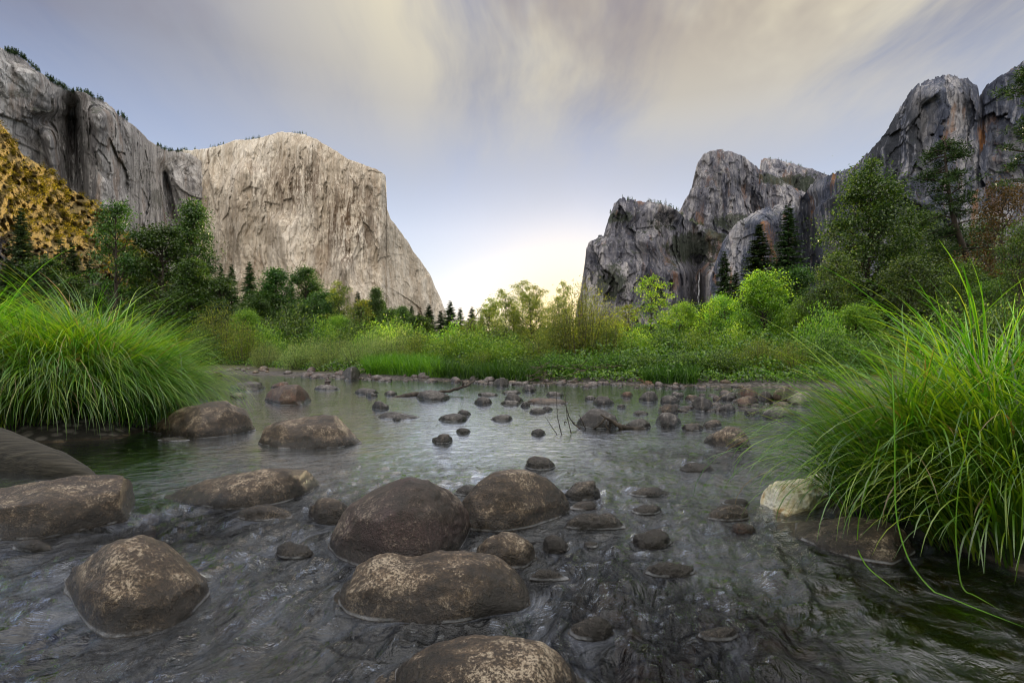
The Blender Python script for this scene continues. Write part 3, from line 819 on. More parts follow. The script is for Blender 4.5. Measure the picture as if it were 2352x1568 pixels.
fb = lambda x: float(np.interp(x, [470, 600, 850, 1100, 1400, 1900], [853, 857, 869, 877, 884, 893]))
cobbles(100, (475, 860), fb, (-13, 6), (10, 28), 'one of the small grey cobbles packed along the far left bar below the willows', 'cobbles of the far left bar', seed=1)
cobbles(65, (850, 1240), fb, (-6, 7), (11, 28), 'one of the small grey cobbles along the middle of the far bar', 'cobbles of the middle far bar', seed=2)
cobbles(70, (1240, 1700), fb, (-6, 8), (10, 27), 'one of the small grey cobbles along the right part of the far bar', 'cobbles of the right far bar', seed=3)
cobbles(60, (1540, 1850), lambda x: 922, (-18, 26), (14, 34), 'one of the small brown cobbles between the rocks of the right bar', 'cobbles of the right bar', seed=4)
cobbles(9, (1470, 1500), lambda x: 882, (-2, 3), (12, 22), 'one of the orange brown cobbles heaped in front of the far right bushes', 'orange cobbles', orange, seed=5)

# little stack of stones
t_ = bpy.data.objects.new('stone_stack', None)
COL.objects.link(t_)
b0 = ray(752, 886, ground_d(892))
t_.location = b0
tag(t_, 'little stack of balanced stones on a flat rock in the upper river', 'cairn')
zc = 0.0
for k, (s, hh_) in enumerate(((0.30, 0.10), (0.22, 0.085), (0.27, 0.07), (0.15, 0.08))):
    c = link('stone', protos[k], (0.012 * (-1) ** k, 0, zc), t_)
    c.scale = (s, s, hh_ / 0.36)
    zc += hh_ * 0.93

# ------------------------------------------------------------------ water
ang = np.concatenate([np.linspace(-120, -48, 30, endpoint=False), np.linspace(-48, 48, 560), np.linspace(48, 120, 31)[1:]])
rad = 1.0 / np.linspace(1 / 0.55, 1 / 95.0, 560)
rad = np.concatenate([[0.05], rad])
A, Rr = np.meshgrid(np.radians(ang), rad)
wx, wy = Rr * np.sin(A), Rr * np.cos(A)
fl = R(-14)
fu, fv = wx * math.cos(fl) + wy * math.sin(fl), -wx * math.sin(fl) + wy * math.cos(fl)
pxx, pyy = CX + F * wx / np.maximum(wy, 0.05), HY + F * H / np.maximum(wy, 0.05)
rapid = 0.10 + 0.9 * smooth(pyy, 1010, 1200) * (1 - 0.85 * smooth(-(pxx - (260 + (pyy - 1000) * 0.2)), -220, 60) * (1 - smooth(pyy, 1110, 1230)))
rapid = np.maximum(rapid, 0.11 * smooth(pxx, 560, 900) * smooth(pyy, 890, 960) * (1 - smooth(pyy, 1040, 1120)))
rapid = np.maximum(rapid, 0.75 * np.exp(-((pxx - 1600) / 260) ** 2 - ((pyy - 1060) / 60) ** 2))
rapid *= 1 - 0.55 * smooth(pxx, 1750, 2150) * smooth(pyy, 1220, 1400)
rapid = np.where(wy < 0.3, 0.5, rapid) * (0.75 + 0.5 * smooth(fbm(wx * 0.9, wy * 0.5, 0 * wx, 3, 21), -0.4, 0.5))
rf = np.array([(a_, b_) for a_, b_, _ in ROCKFOOT if b_ < 12])
dist = np.full(wx.shape, 9.0)
wake = np.full(wx.shape, 9.0)
near = wy < 13
pts = np.stack([wx[near], wy[near]], -1)
best, bestw = np.full(len(pts), 9.0), np.full(len(pts), 9.0)
for a_, b_ in rf:
    dx_, dy_ = pts[:, 0] - a_, pts[:, 1] - b_
    best = np.minimum(best, dx_ * dx_ + dy_ * dy_)
    bestw = np.minimum(bestw, (dx_ * 1.6) ** 2 + np.where(dy_ < 0, dy_ * 0.45, dy_ * 2.5) ** 2)
dist[near], wake[near] = np.sqrt(best), np.sqrt(bestw)
# lines of flow bent round the stones
psi = fu.copy()
for a_, b_, r_ in ROCKC:
    if b_ > 9 or r_ < 0.05:
        continue
    u0, v0 = a_ * math.cos(fl) + b_ * math.sin(fl), -a_ * math.sin(fl) + b_ * math.cos(fl)
    q2 = np.maximum((fu - u0) ** 2 + (fv - v0) ** 2, r_ * r_)
    psi -= (fu - u0) * r_ * r_ / q2 * np.exp(-np.sqrt(q2) / (4 * r_))
foam = 0.6 * np.exp(-wake / 0.07) * np.minimum(rapid, 1)
hump = 0.055 * fbm(fu * 2.6, fv * 1.3, 0 * fu, 3, 31) + 0.034 * fbm(fu * 6.5, fv * 3.4, 0 * fu, 3, 35, 0.5, True) + 0.012 * fbm(fu * 16, fv * 7, 0 * fu, 2, 39)
wz = rapid * hump * smooth(dist, 0.0, 0.10) + 0.002 * fbm(wx * 2, wy * 5, 0 * wx, 3, 33)
foam = np.clip(foam + 0.6 * rapid * smooth(fbm(fu * 4, fv * 0.9, 0 * fu, 4, 37), 0.18, 0.55), 0, 1)
o = link('river', make_mesh('river', np.stack([wx, wy, wz], -1), quads=grid_quads(len(rad), len(ang)), mat=M['water'],
                            attrs={'rapid': rapid, 'foam': foam, 'flow_across': psi, 'flow_along': fv}))
tag(o, 'shallow river with silky rapids in front and a golden still reach behind', 'river', kind='structure')

# ------------------------------------------------------------------ mountains
def cliff(name, label, sky_pts, dep, base, mat, nu, nv, lean=0.12, amp=1.0, seed=1, back=500.0, jag=1.6, foot=0.0, stains=(), scrubs=(), notches=(), group=None, drop=0.25, face=1.0):
    """a granite wall: its skyline, how far off it stands along its length, where its foot lies, then a plateau behind the rim"""
    sp_ = np.array(sky_pts, float)
    xs = np.linspace(sp_[0, 0], sp_[-1, 0], nu)
    yt = np.interp(xs, sp_[:, 0], sp_[:, 1])
    yt = yt + jag * (fbm(xs / 9.0, 0 * xs, 0 * xs + seed, 4, seed, 0.65) + 1.6 * facets(xs / 11.0, 0 * xs + seed, seed + 9))
    dp = np.array(dep, float)
    d0 = np.interp(xs, dp[:, 0], dp[:, 1])
    k = max(2, nu // 70)
    w = np.hanning(2 * k + 3)[1:-1]
    w /= w.sum()
    d0 = np.convolve(np.pad(d0, len(w) // 2, 'edge'), w, 'valid')
    bs = np.interp(xs, np.array(base, float)[:, 0], np.array(base, float)[:, 1])
    vv = np.linspace(0, 1, nv)[:, None]
    y = bs[None] + (yt - bs)[None] * vv
    x = np.broadcast_to(xs[None], y.shape)
    Zt = (HY - y) / F * d0[None]
    D = d0[None] + lean * Zt
    D = D - foot * np.maximum(0, 1 - vv / 0.4) ** 2 + 0.30 * np.maximum(0, vv - 0.95) ** 2 * Zt * 10
    for (xc, w_, y0, y1, slope, dd) in notches:       # gullies (+) and buttresses (-)
        xx = x - xc - slope * (y - y0)
        D = D + dd * np.exp(-(xx / w_) ** 2) * smooth(y, y0 - 20, y0 + 20) * (1 - smooth(y, y1 - 20, y1 + 20))
    X = (x - CX) / F * D
    wx_, wz_ = X + 25 * fbm(X / 120, Zt / 120, 0 * X, 2, seed + 60), Zt
    n1_ = fbm(wx_ / 130, D / 400, wz_ / 420, 3, seed + 1, 0.5)
    n2_ = fbm(wx_ / 42, D / 200, wz_ / 210, 4, seed + 2, 0.55, True)
    n3_ = fbm(wx_ / 26, D / 100, wz_ / 30, 4, seed + 3, 0.6)
    n4_ = np.abs(fbm(wx_ / 60, D / 100, (wz_ + wx_ * 0.6) / 90, 3, seed + 4, 0.5))
    near_rim = 1 - 0.6 * smooth(vv, 0.94, 1.0)
    qa = wx_ + 14 * n3_
    f1_, f2_ = facets(qa / 75, wz_ / 190 + qa / 400, seed + 5), facets(qa / 26, (wz_ + 10 * n3_) / 60, seed + 8)
    D = D + amp * near_rim * (46 * n1_ - 22 * n2_ + 5 * n3_ + 10 * n4_ + face * (34 * f1_ + 13 * f2_))
    P = np.stack([(x - CX) / F * D, D, H + (HY - y) / F * D], -1)
    stain = np.zeros(y.shape)
    for (xc, yc, rx, ry, a_) in stains:
        stain = np.maximum(stain, a_ * np.exp(-(((x - xc) / rx) ** 2 + ((y - yc) / ry) ** 2)))
    scrub = np.zeros(y.shape)
    for (xc, yc, rx, ry, a_) in scrubs:
        scrub = np.maximum(scrub, a_ * np.exp(-(((x - xc) / rx) ** 2 + ((y - yc) / ry) ** 2) ** 2))
    rim = P[-1]
    rows, st, sc_ = [P], [stain], [scrub]
    for q in (0.03, 0.1, 0.25, 0.5, 0.75, 1.0):
        r_ = rim.copy()
        s_ = (rim[:, 1] + back * q) / rim[:, 1]
        r_[:, 0] = rim[:, 0] * s_
        r_[:, 1] = rim[:, 1] + back * q
        r_[:, 2] = rim[:, 2] * (1 - drop * q ** 1.5) if q < 1 else -5
        rows.append(r_[None])
        st.append(stain[-1:] * 0)
        sc_.append(np.full((1, nu), 0.5))
    V = np.concatenate(rows, 0)
    st, sc_ = np.concatenate(st, 0), np.concatenate(sc_, 0)
    me = make_mesh(name, V, quads=grid_quads(V.shape[0], nu), mat=mat, attrs={'stain': st, 'scrub': sc_})
    o_ = link(name, me)
    tag(o_, label, 'cliff', group, 'structure')
    return rim


def rim_trees(label, rim, n, hgt, seed, sel=(0, 1), mat=None):
    """the sparse far-off trees along a skyline, read as one fringe"""
    g = np.random.default_rng(seed)
    a_ = Acc()
    m_ = len(rim)
    for i in range(n):
        f = sel[0] + (sel[1] - sel[0]) * g.random()
        if fbm(np.array(f * 26.0), np.array(0.0), np.array(float(seed)), 2, 3) < -0.12:
            continue
        p_ = rim[min(m_ - 1, int(f * (m_ - 1)))] + np.array([0, g.uniform(0, 12), -1.0])
        h_ = hgt * g.uniform(0.45, 1.25)
        k = 22
        t_ = g.random(k)
        r_ = h_ * 0.20 * (1 - t_ * 0.85) * (0.5 + 0.5 * g.random(k))
        an = g.random(k) * 6.283
        c = p_ + np.stack([r_ * np.cos(an), r_ * np.sin(an), h_ * (0.15 + 0.85 * t_)], -1)
        dr = np.stack([np.cos(an), np.sin(an), 0 * an - 0.2], -1)
        a_.leaves(c, dr, np.tile([[0, -0.7, 0.7]], (k, 1)) + g.normal(0, 0.4, (k, 3)), h_ * 0.24 * (1.15 - t_), h_ * 0.2)
        a_.tube([p_ - [0, 0, 3], p_ + [0, 0, h_]], [h_ * 0.025, h_ * 0.006], 4)
    tag(link('treeline', a_.mesh('treeline', mat or M['needle'])), label, 'trees', kind='stuff')


LSKY = [(-160, -5), (-60, 62), (0, 108), (30, 122), (50, 130), (80, 160), (120, 186), (150, 205), (200, 215), (245, 236), (270, 260), (310, 290), (330, 312), (360, 335), (386, 344), (430, 352), (470, 372)]
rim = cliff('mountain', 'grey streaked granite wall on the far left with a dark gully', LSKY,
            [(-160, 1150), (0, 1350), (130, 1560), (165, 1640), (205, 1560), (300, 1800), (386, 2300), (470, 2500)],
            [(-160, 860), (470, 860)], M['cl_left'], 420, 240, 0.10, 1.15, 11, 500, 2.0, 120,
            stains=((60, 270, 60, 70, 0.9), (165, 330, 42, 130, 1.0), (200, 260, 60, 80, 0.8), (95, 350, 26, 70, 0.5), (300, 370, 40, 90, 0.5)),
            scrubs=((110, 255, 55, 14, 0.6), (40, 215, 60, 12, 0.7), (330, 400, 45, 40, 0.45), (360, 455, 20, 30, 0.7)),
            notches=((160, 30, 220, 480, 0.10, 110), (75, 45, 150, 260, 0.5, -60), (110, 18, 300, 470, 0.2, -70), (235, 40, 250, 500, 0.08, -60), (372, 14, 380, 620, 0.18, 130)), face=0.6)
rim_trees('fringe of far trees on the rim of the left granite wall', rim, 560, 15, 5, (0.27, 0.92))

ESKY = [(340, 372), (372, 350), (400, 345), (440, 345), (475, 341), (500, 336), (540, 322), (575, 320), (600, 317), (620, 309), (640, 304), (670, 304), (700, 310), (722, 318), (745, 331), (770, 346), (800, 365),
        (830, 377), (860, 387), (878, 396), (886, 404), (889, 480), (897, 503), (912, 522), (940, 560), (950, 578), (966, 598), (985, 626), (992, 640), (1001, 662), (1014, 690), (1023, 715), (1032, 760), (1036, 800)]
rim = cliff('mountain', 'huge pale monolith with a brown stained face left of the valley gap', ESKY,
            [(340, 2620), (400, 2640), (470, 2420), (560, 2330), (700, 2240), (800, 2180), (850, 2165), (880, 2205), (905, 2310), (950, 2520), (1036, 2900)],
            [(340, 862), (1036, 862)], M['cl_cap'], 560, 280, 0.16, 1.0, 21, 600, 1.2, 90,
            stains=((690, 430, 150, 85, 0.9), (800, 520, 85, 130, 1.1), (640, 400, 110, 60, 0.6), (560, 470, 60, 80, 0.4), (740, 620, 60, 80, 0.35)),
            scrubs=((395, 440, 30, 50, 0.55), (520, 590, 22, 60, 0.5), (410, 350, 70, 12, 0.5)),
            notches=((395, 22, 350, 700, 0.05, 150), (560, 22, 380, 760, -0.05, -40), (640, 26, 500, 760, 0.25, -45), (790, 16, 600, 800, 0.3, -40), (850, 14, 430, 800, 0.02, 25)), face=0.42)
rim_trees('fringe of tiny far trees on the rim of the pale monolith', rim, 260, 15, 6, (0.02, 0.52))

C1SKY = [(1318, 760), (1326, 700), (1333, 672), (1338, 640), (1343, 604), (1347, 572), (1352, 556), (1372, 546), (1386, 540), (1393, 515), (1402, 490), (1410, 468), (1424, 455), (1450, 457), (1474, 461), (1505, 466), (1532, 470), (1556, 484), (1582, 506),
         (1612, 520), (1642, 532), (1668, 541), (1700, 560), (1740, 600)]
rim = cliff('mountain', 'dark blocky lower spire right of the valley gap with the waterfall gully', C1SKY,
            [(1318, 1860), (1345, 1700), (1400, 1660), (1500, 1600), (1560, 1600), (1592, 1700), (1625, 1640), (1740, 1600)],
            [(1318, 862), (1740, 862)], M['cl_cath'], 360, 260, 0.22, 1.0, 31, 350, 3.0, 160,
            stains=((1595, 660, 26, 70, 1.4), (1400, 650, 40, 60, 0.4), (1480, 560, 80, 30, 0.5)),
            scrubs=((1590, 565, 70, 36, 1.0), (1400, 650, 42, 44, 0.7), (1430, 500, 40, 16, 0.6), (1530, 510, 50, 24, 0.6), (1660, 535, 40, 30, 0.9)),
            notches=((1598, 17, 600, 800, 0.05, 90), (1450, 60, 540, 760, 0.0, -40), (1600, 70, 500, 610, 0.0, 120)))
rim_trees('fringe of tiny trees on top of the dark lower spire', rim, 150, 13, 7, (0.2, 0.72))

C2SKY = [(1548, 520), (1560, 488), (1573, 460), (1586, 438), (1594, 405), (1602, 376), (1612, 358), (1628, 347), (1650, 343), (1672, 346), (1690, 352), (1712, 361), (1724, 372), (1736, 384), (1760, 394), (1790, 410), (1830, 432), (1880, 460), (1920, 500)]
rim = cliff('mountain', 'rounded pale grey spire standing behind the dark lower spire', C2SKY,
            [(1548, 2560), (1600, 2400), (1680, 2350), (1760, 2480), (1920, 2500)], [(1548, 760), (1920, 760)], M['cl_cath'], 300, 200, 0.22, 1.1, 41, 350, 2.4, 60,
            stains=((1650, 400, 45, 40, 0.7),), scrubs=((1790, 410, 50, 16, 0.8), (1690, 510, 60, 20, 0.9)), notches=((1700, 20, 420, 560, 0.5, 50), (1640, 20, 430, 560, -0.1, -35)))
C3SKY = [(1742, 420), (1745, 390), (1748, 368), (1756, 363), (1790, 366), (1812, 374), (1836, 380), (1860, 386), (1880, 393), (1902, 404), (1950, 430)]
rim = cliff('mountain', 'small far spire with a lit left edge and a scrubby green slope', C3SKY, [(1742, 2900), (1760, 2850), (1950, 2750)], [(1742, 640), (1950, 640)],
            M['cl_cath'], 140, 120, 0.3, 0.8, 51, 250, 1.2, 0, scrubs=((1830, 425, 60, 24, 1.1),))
rim_trees('fringe of tiny trees on the small far spire', rim, 60, 15, 8, (0.1, 0.9))

C4SKY = [(1630, 640), (1660, 560), (1690, 515), (1720, 492), (1760, 478), (1800, 470), (1845, 452), (1862, 425), (1882, 408), (1905, 404), (1925, 394), (1945, 390), (1962, 386), (1990, 355), (2012, 330), (2032, 308), (2046, 285), (2060, 263), (2070, 244), (2080, 226), (2094, 208),
         (2112, 194), (2134, 185), (2150, 179), (2166, 172), (2182, 171), (2196, 177), (2222, 180), (2238, 190), (2247, 196), (2250, 222), (2266, 260), (2300, 330)]
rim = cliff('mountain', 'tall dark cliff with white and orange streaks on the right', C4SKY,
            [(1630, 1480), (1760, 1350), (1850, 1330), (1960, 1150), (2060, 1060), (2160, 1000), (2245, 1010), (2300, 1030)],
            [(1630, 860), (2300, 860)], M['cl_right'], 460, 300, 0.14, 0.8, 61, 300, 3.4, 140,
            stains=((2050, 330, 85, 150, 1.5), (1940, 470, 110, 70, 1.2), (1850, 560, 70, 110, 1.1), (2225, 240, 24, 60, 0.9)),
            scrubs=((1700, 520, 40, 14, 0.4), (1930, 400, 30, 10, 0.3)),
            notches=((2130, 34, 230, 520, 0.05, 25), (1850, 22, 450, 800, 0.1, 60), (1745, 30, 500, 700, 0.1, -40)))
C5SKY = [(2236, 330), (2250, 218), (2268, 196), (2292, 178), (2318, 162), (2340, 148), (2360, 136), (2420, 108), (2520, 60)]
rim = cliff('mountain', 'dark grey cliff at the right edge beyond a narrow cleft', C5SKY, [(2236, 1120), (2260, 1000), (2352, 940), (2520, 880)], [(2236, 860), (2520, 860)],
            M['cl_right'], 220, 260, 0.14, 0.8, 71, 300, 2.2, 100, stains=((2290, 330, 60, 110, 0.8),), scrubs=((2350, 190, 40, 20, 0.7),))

# the thin waterfall in its gully
g = np.random.default_rng(3)
ys = np.linspace(626, 730, 40)
v = []
for i, yy in enumerate(ys):
    wv = 1.0 + 2.4 * i / 40
    xc = 1606 - 0.02 * (yy - 620) + 0.7 * math.sin(i * 0.5)
    a_, b_ = ray(xc - wv, yy, 1560.0), ray(xc + wv, yy, 1560.0)
    for s_ in (0, 1, 2, 3, 4):
        p_ = a_ + (b_ - a_) * s_ / 4
        p_[1] -= 3.0 * math.sin(math.pi * s_ / 4) + 0.8 * g.random()
        v.append(p_)
mfall, t = new_mat('falling_water')
p = t.n('ShaderNodeNewGeometry').outputs['Position']
nf = t.noise(t.mapping(p, (1, 1, 0.1)), 0.5, 3)
t.n('ShaderNodeOutputMaterial', i_0=t.n('ShaderNodeMixShader', i_0=t.ramp(nf, [(0.4, 0.05), (0.65, 0.75)]), i_1=t.n('ShaderNodeBsdfTransparent'), i_2=t.n('ShaderNodeBsdfDiffuse', i_Color=(0.6, 0.62, 0.66))))
tag(link('waterfall', make_mesh('waterfall', v, quads=grid_quads(40, 5), mat=mfall)), 'thin white waterfall in the dark gully of the lower spire', 'waterfall')

# the sunlit hillside at the left: a ridge of scree with gold scrub over it
mh, t = new_mat('hillside_scree_painted_shade')
p = t.n('ShaderNodeNewGeometry').outputs['Position']
v1 = t.n('ShaderNodeTexVoronoi', i_Vector=p, i_Scale=0.5)
n1 = t.noise(p, 0.03, 5)
hzz = t.n('ShaderNodeSeparateXYZ', i_0=p).outputs[2]
col = t.mix(t.sstep(t.m('ADD', hzz, t.m('MULTIPLY', t.noise(p, 0.08, 6, 0.7), 120.0)), 140.0, 165.0), t.ramp(v1.outputs['Color'], [(0.2, (0.016, 0.018, 0.026)), (0.8, (0.055, 0.058, 0.078))]), (0.24, 0.185, 0.085))  # lower scree coloured dark purple grey in place of shade
bp = t.n('ShaderNodeBump', i_Strength=0.8, i_Distance=2.0, i_Height=v1.outputs['Distance'])
t.n('ShaderNodeOutputMaterial', i_0=t.n('ShaderNodeBsdfPrincipled', i_Base_Color=col, i_Roughness=1.0, i_Normal=bp, i_Specular_IOR_Level=0.0))
hs_top = [(-200, 60), (-90, 190), (0, 284), (24, 310), (50, 352), (80, 372), (110, 392), (140, 418), (180, 446), (220, 470), (260, 505), (310, 560), (400, 640), (520, 740)]
xs = np.linspace(-200, 520, 180)
yt = np.interp(xs, *np.array(hs_top, float).T) + 5 * fbm(xs / 30, 0 * xs, 0 * xs, 3, 77)
d0 = np.interp(xs, [-200, 0, 260, 520], [270, 360, 560, 760])
vv = np.linspace(0, 1, 130)[:, None]
hy = 850 + (yt - 850)[None] * vv
HD = d0[None] + (0.9 * (HY - hy) / F) * d0[None] * 0.8
HX = (xs[None] - CX) / F * HD
HD = HD + 16 * fbm(HX / 60, HD / 60, hy / 80, 4, 78, 0.55) + 16 * fbm(xs[None] / 38 + hy / 60, hy / 55, 0 * HD, 4, 83, 0.55, True) + 10 * facets(xs[None] / 14 + 0 * hy, hy / 9, 88)
hp = np.stack([(xs[None] - CX) / F * HD, HD, H + (HY - hy) / F * HD], -1)
tail = []
for q in (0.15, 0.5, 1.0):
    r_ = hp[-1] * np.array([1 + 0.5 * q, 1 + 0.5 * q, 1 - 1.02 * q ** 1.4])
    tail.append(r_[None])
hv = np.concatenate([hp] + tail, 0)
tag(link('hill', make_mesh('hill', hv, quads=grid_quads(133, 180), mat=mh)), 'steep sunlit hillside of scree with painted lower shade at the far left', 'hill', kind='structure')

g = np.random.default_rng(8)
a_ = Acc()
cnt = 0
while cnt < 4200:
    i, j = g.integers(0, 130), g.integers(0, 180)
    x_, y_ = xs[j], hy[i, j]
    up = (y_ - yt[j])                                  # below the crest
    keep = 0.95 if up < 150 + 40 * math.sin(x_ / 40) else 0.22
    if fbm(np.array(x_ / 34), np.array(y_ / 24), np.array(0.0), 2, 12) < (-0.12 if keep > 0.5 else 0.06):
        keep *= 0.05
    if g.random() > keep:
        continue
    cnt += 1
    p_ = hp[i, j] + g.normal(0, 1.5, 3)
    s_ = 1.0 + 2.4 * g.random() ** 2 * (hp[i, j, 1] / 470)
    k = 44
    dv = g.normal(0, 1, (k, 3))
    dv /= np.linalg.norm(dv, axis=1)[:, None]
    c = p_ + dv * s_ * np.array([1.1, 1.1, 0.8]) * (0.55 + 0.45 * g.random((k, 1))) + [0, 0, 0.5 * s_]
    a_.leaves(c, g.normal(0, 1, (k, 3)), dv + g.normal(0, 0.4, (k, 3)), s_ * 0.36, s_ * 0.30)
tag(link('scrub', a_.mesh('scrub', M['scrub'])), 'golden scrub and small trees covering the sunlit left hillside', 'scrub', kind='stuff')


# ------------------------------------------------------------------ trees
def broadleaf(seed, hgt, wid, base, nclump, per, leaf, mat, spread=1.0, lean=0.0, shape=1.0, trunk=0.018, fork=0.35, csize=0.085):
    g = np.random.default_rng(seed)
    wood, crown = Acc(), Acc()
    zt = np.linspace(0, 0.93, 9) * hgt
    tp = np.stack([lean * zt + hgt * 0.02 * np.cumsum(g.normal(0, 0.35, 9)), hgt * 0.02 * np.cumsum(g.normal(0, 0.35, 9)), zt], -1)
    tr_ = hgt * trunk * (1 - 0.9 * (zt / zt[-1])) + 0.001 * hgt
    tr_[0] *= 1.35
    wood.tube(tp, tr_, 8)
    C, Rr_ = [], []
    for i in range(nclump):
        t_ = base + (1 - base) * ((i + g.random()) / nclump)
        s_ = (t_ - base) / (1 - base)
        env = wid / 2 * (1.32 * (s_ + 0.10) ** (0.42 / shape) * max(0.0, 1.02 - s_) ** (0.55 * shape) + 0.05) * g.uniform(0.62, 1.12)
        an = g.random() * 6.283
        r_ = env * (0.35 + 0.65 * math.sqrt(g.random())) * spread
        ax = np.array([np.interp(t_ * hgt, zt, tp[:, 0]), np.interp(t_ * hgt, zt, tp[:, 1]), t_ * hgt])
        c = ax + np.array([r_ * math.cos(an), r_ * math.sin(an), g.normal(0, 0.015) * hgt])
        za = max(0.12 * hgt, c[2] - r_ * g.uniform(0.7, 1.3))
        at = np.array([np.interp(za, zt, tp[:, 0]), np.interp(za, zt, tp[:, 1]), za])
        mid = at * 0.5 + c * 0.5 + np.array([0, 0, -0.10 * r_])
        wood.tube([at, at * 0.6 + mid * 0.4 + g.normal(0, .008 * hgt, 3), mid, mid * .4 + c * .6 + g.normal(0, .008 * hgt, 3), c], hgt * trunk * np.array([.32, .26, .2, .13, .05]), 5)
        sz = hgt * csize * g.uniform(0.6, 1.35)
        k = int(per * g.uniform(0.6, 1.3))
        off = g.normal(0, 1, (k, 3)) * np.array([1, 1, 0.62]) * sz * 0.62
        rr = np.linalg.norm(off, axis=1)[:, None] + 1e-6
        dv = off / rr + np.array([0, 0, -0.35]) + g.normal(0, 0.5, (k, 3))
        crown.leaves(c + off, dv, np.array([0, 0, 1.0]) + g.normal(0, 0.55, (k, 3)), leaf * g.uniform(0.7, 1.3, k), leaf * 0.62 * g.uniform(0.7, 1.3, k))
        for q in range(3):
            e = c + off[q] * 1.1
            wood.tube([c * 0.8 + mid * 0.2, e], hgt * trunk * np.array([0.07, 0.02]), 3)
    return wood.mesh('trunk', M['bark']), crown.mesh('crown', mat, False)


def conifer(seed, hgt, wid, mat, base=0.08, nwh=34, per=8, thin=1.0):
    g = np.random.default_rng(seed)
    wood, crown = Acc(), Acc()
    wood.tube([(0, 0, 0), (0, 0, 0.5 * hgt), (0, 0, hgt)], [hgt * 0.013, hgt * 0.008, hgt * 0.001], 7)
    for w_ in range(nwh):
        t_ = base + (1 - base) * (w_ / nwh) ** 0.95
        ln = wid / 2 * (1 - t_) ** 0.80 * (1.0 if t_ > base + 0.1 else 0.75)
        for b in range(per):
            if g.random() > thin:
                continue
            an = g.random() * 6.283
            l_ = ln * g.uniform(0.55, 1.15) + 0.008 * hgt
            dr = np.array([math.cos(an), math.sin(an), 0])
            p0 = np.array([0, 0, min(0.99, t_ + g.normal(0, 0.016)) * hgt])
            droop = -0.30 * (1 - t_) - 0.05
            s_ = np.linspace(0.0, 1, 7)
            pts = p0 + dr * (l_ * s_)[:, None] + np.array([0, 0, 1.0]) * (l_ * (droop * s_ + 0.12 * s_ ** 2))[:, None]
            if t_ < 0.93:
                wood.tube(pts[[0, 3, 6]], hgt * 0.0022 * np.array([1, .6, .2]), 3)
            c = np.repeat(pts[1:], 3, 0)
            k = len(c)
            side = np.cross(dr, [0, 0, 1])
            sg = np.tile([-1, 0, 1], 6)[:, None]
            dv = dr * 0.8 + side * sg * 0.75 + np.array([0, 0, -0.30]) + g.normal(0, 0.22, (k, 3))
            ll = (0.30 * l_ + 0.012 * hgt) * (1.15 - 0.5 * np.repeat(s_[1:], 3))
            crown.leaves(c + dv * ll[:, None] * 0.3, dv, np.array([0, 0, 1.0]) + g.normal(0, 0.35, (k, 3)), ll, ll * 0.36)
    return wood.mesh('trunk', M['bark']), crown.mesh('crown', mat, False)


def shrub(seed, hgt, wid, mat, nst, per, leaf, aspect=0.3, up=0.8):
    g = np.random.default_rng(seed)
    wood, fol = Acc(), Acc()
    for s_ in range(nst):
        an, rr = g.random() * 6.283, math.sqrt(g.random())
        b = np.array([math.cos(an), math.sin(an), 0]) * rr * wid * 0.28
        top = np.array([math.cos(an), math.sin(an), 0]) * rr * wid * 0.5 + np.array([g.normal(0, .03) * wid, g.normal(0, .03) * wid, hgt * (1 - 0.55 * rr ** 2) * g.uniform(0.7, 1.04)])
        mid = (b + top) / 2 + g.normal(0, 0.03, 3) * hgt
        q = np.linspace(0, 1, 6)[:, None]
        pts = (1 - q) ** 2 * b + 2 * q * (1 - q) * mid + q ** 2 * top
        wood.tube(pts, hgt * 0.006 * np.array([1, .85, .7, .55, .35, .12]), 4)
        tq = g.uniform(0.12, 1.0, per) ** 0.8
        c = np.stack([np.interp(tq, q[:, 0], pts[:, k]) for k in range(3)], -1)
        off = g.normal(0, 1, (per, 3)) * wid * 0.065
        tang = (top - b) / np.linalg.norm(top - b)
        dv = tang * up + g.normal(0, 0.6, (per, 3))
        fol.leaves(c + off, dv, g.normal(0, 1, (per, 3)) + [0, -0.2, 0.6], leaf * g.uniform(0.7, 1.35, per), leaf * aspect * g.uniform(0.8, 1.2, per))
    return wood.mesh('stem', M['twig']), fol.mesh('foliage', mat, False)


KINDS = {}


def kind(key, name, parts, meshes, hgt, wid):
    KINDS[key] = (name, parts, meshes, hgt, wid)


kind('oak', 'broadleaf_tree', ('trunk', 'crown'), broadleaf(1, 24, 9.5, 0.30, 46, 190, 0.40, M['dkleaf'], csize=0.054), 24, 9.5)
kind('oak2', 'broadleaf_tree', ('trunk', 'crown'), broadleaf(2, 24, 12.5, 0.10, 85, 280, 0.44, M['dkleaf'], csize=0.068, shape=0.85), 24, 12.5)
kind('oak3', 'broadleaf_tree', ('trunk', 'crown'), broadleaf(3, 22, 9.5, 0.06, 80, 260, 0.40, M['dkleaf'], csize=0.07, shape=1.2), 22, 9.5)
kind('poplar', 'broadleaf_tree', ('trunk', 'crown'), broadleaf(4, 19, 10.5, 0.12, 170, 230, 0.26, M['popleaf'], csize=0.062, shape=0.95, trunk=0.012), 19, 10.5)
kind('poplar2', 'broadleaf_tree', ('trunk', 'crown'), broadleaf(5, 15, 7.5, 0.06, 90, 190, 0.25, M['popleaf'], csize=0.068, shape=0.8, trunk=0.011), 15, 7.5)
kind('bright', 'broadleaf_tree', ('trunk', 'crown'), broadleaf(6, 12, 10, 0.05, 95, 260, 0.24, M['brleaf'], csize=0.085, shape=0.9), 12, 10)
kind('young', 'broadleaf_tree', ('trunk', 'crown'), broadleaf(7, 8, 4.2, 0.12, 60, 75, 0.17, M['brleaf'], csize=0.06, shape=0.75, trunk=0.010), 8, 4.2)
